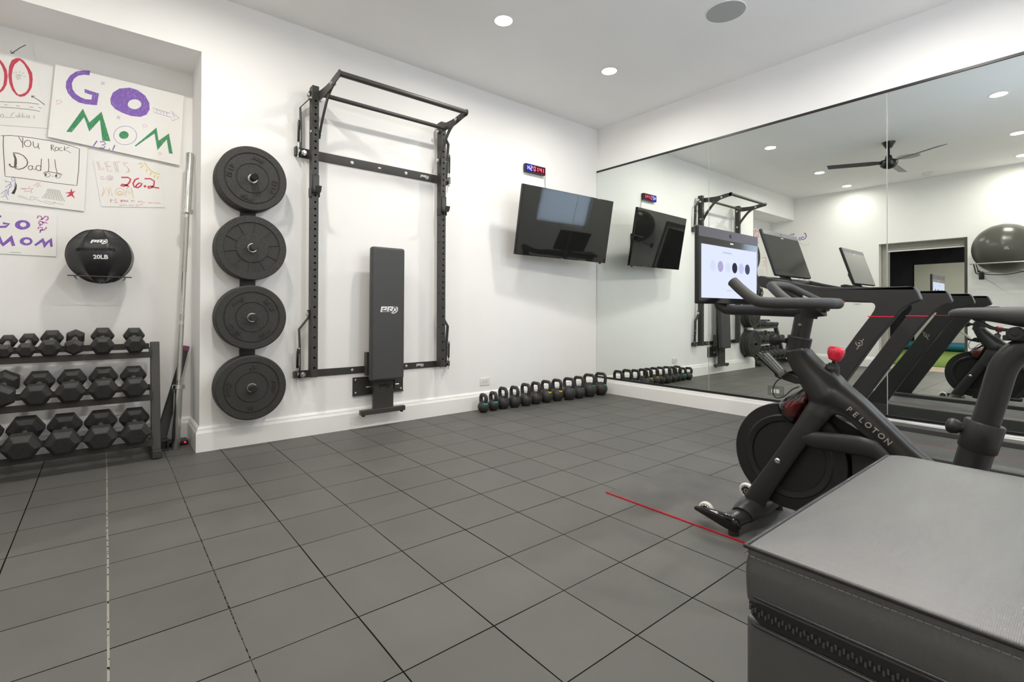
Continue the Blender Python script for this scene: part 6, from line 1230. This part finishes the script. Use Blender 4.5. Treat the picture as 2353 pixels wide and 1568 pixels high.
def dens(P, step):
    out = []
    for i in range(len(P)):
        a, c_ = P[i], P[(i + 1) % len(P)]; L = (c_ - a).length; k = max(1, int(L / step))
        for j in range(k): out.append((a.lerp(c_, j / k), (c_ - a).normalized()))
    return out
for k, (p, d) in enumerate(dens(zp, 0.0048)):
    if p.x < 3.72 and p.y > 3.6: continue
    o = Vector((d.y, -d.x, 0)) * 0.0012; up_ = Vector((0, 0, 0.0022 if k % 2 else -0.0022))
    b.bar([p + o + up_ - Vector((0, 0, .0032)), p + o + up_ + Vector((0, 0, .0032))], 0.0028, 0.003, d)
to = b.build('zip_teeth', TEETH, zo, smooth=0); 
b = MB()
for dzz in (0.021, -0.021):
    b.tube([p + Vector((0, 0, dzz)) + Vector((p.x - 3.37, p.y - 3.86, 0)).normalized() * 0.001 for p in zp], 0.0026, 8, closed=True)
b.build('zip_piping', VINYL, zo, smooth=60)

# ------------------------------------------------------------------ exercise ball on its rack on the rear wall (seen in the mirror)
BALLM = mat('grey_burst_resistant_ball', (0.075, 0.073, 0.062), 0.3, noise=0.05, nscale=6)
cb = Vector((5.385, 2.93, 1.862)); rb_ = 0.352
t = thing('exercise_ball', 'big grey inflated exercise ball on the rear wall bars, seen in the mirror', 'exercise ball', cb)
b = MB(); Mb = Matrix.Translation(cb) @ Matrix.Rotation(PI / 2, 4, 'X'); pr = []
for i in range(65):
    a = -PI / 2 + PI * i / 64; pr.append((rb_ * math.cos(a) + 0.0015 * math.cos(a) * math.cos(a * 16), rb_ * math.sin(a)))
b.lathe(pr, 72, Mb); b.build('ball', BALLM, t, smooth=180)
b = MB()
for i, (txt, dz_) in enumerate((('the', 0.0), ('gym', -0.03))): pass
vals = [(0, 0.015), (0.012, -0.02)]
f_ = lambda u, v: cb + (Vector((-1, 0, 0)) * math.cos(u) * math.cos(v) + Vector((0, 1, 0)) * math.sin(u) * math.cos(v) + Vector((0, 0, 1)) * math.sin(v)) * (rb_ + 0.003)
for k in range(5): b.ribbon([(0.10 + 0.022 * k, -0.02 + 0.01 * (k % 2)), (0.112 + 0.022 * k, -0.05 - 0.012 * ((k + 1) % 2))], 0.008, f_)
for k in range(6): b.ribbon([(0.09 + 0.024 * k, -0.075 - 0.008 * (k % 2)), (0.104 + 0.024 * k, -0.12 + 0.012 * ((k + 1) % 2))], 0.009, f_)
b.build('printed_mark', WPRINT, t, smooth=0)
t = thing('ball_rack', 'thin steel wall bars with an elastic cord under the exercise ball, seen in the mirror', 'ball rack', (5.6, 2.95, 1.6))
SILV = mat('silver_steel_bar', (0.6, 0.6, 0.58), 0.3, metal=1.0, noise=0.04, nscale=60)
b = MB(); b.cyl((5.09, 2.60, 1.645), (5.09, 3.33, 1.645), 0.0095, 16); b.build('front_bar', SILV, t)
b = MB(); b.cyl((5.60, 2.60, 1.545), (5.60, 3.33, 1.545), 0.006, 16); b.build('rear_bar', SILV, t)
for y in (2.645, 3.215):
    b = MB(); b.bar([(5.085, y, 1.632), (5.14, y, 1.60), (5.25, y, 1.525), (XF - 0.006, y, 1.50)], 0.012, 0.014, (0, 0, 1)); b.box((XF - .01, y - .03, 1.45), (XF - 0.0005, y + .03, 1.56)); b.build('arm', STEELD, t, bevel=0.002)
b = MB(); b.tube(smooth_path([(5.09, 2.67, 1.63), (5.11, 2.68, 1.58), (5.15, 2.69, 1.54), (5.2, 2.75, 1.50), (5.25, 2.95, 1.485), (5.2, 3.2, 1.53)], 5), 0.006, 8); b.ico((5.15, 2.69, 1.54), 0.018, 2).ico((5.17, 2.72, 1.52), 0.02, 2); b.build('elastic_cord', PLAST, t)
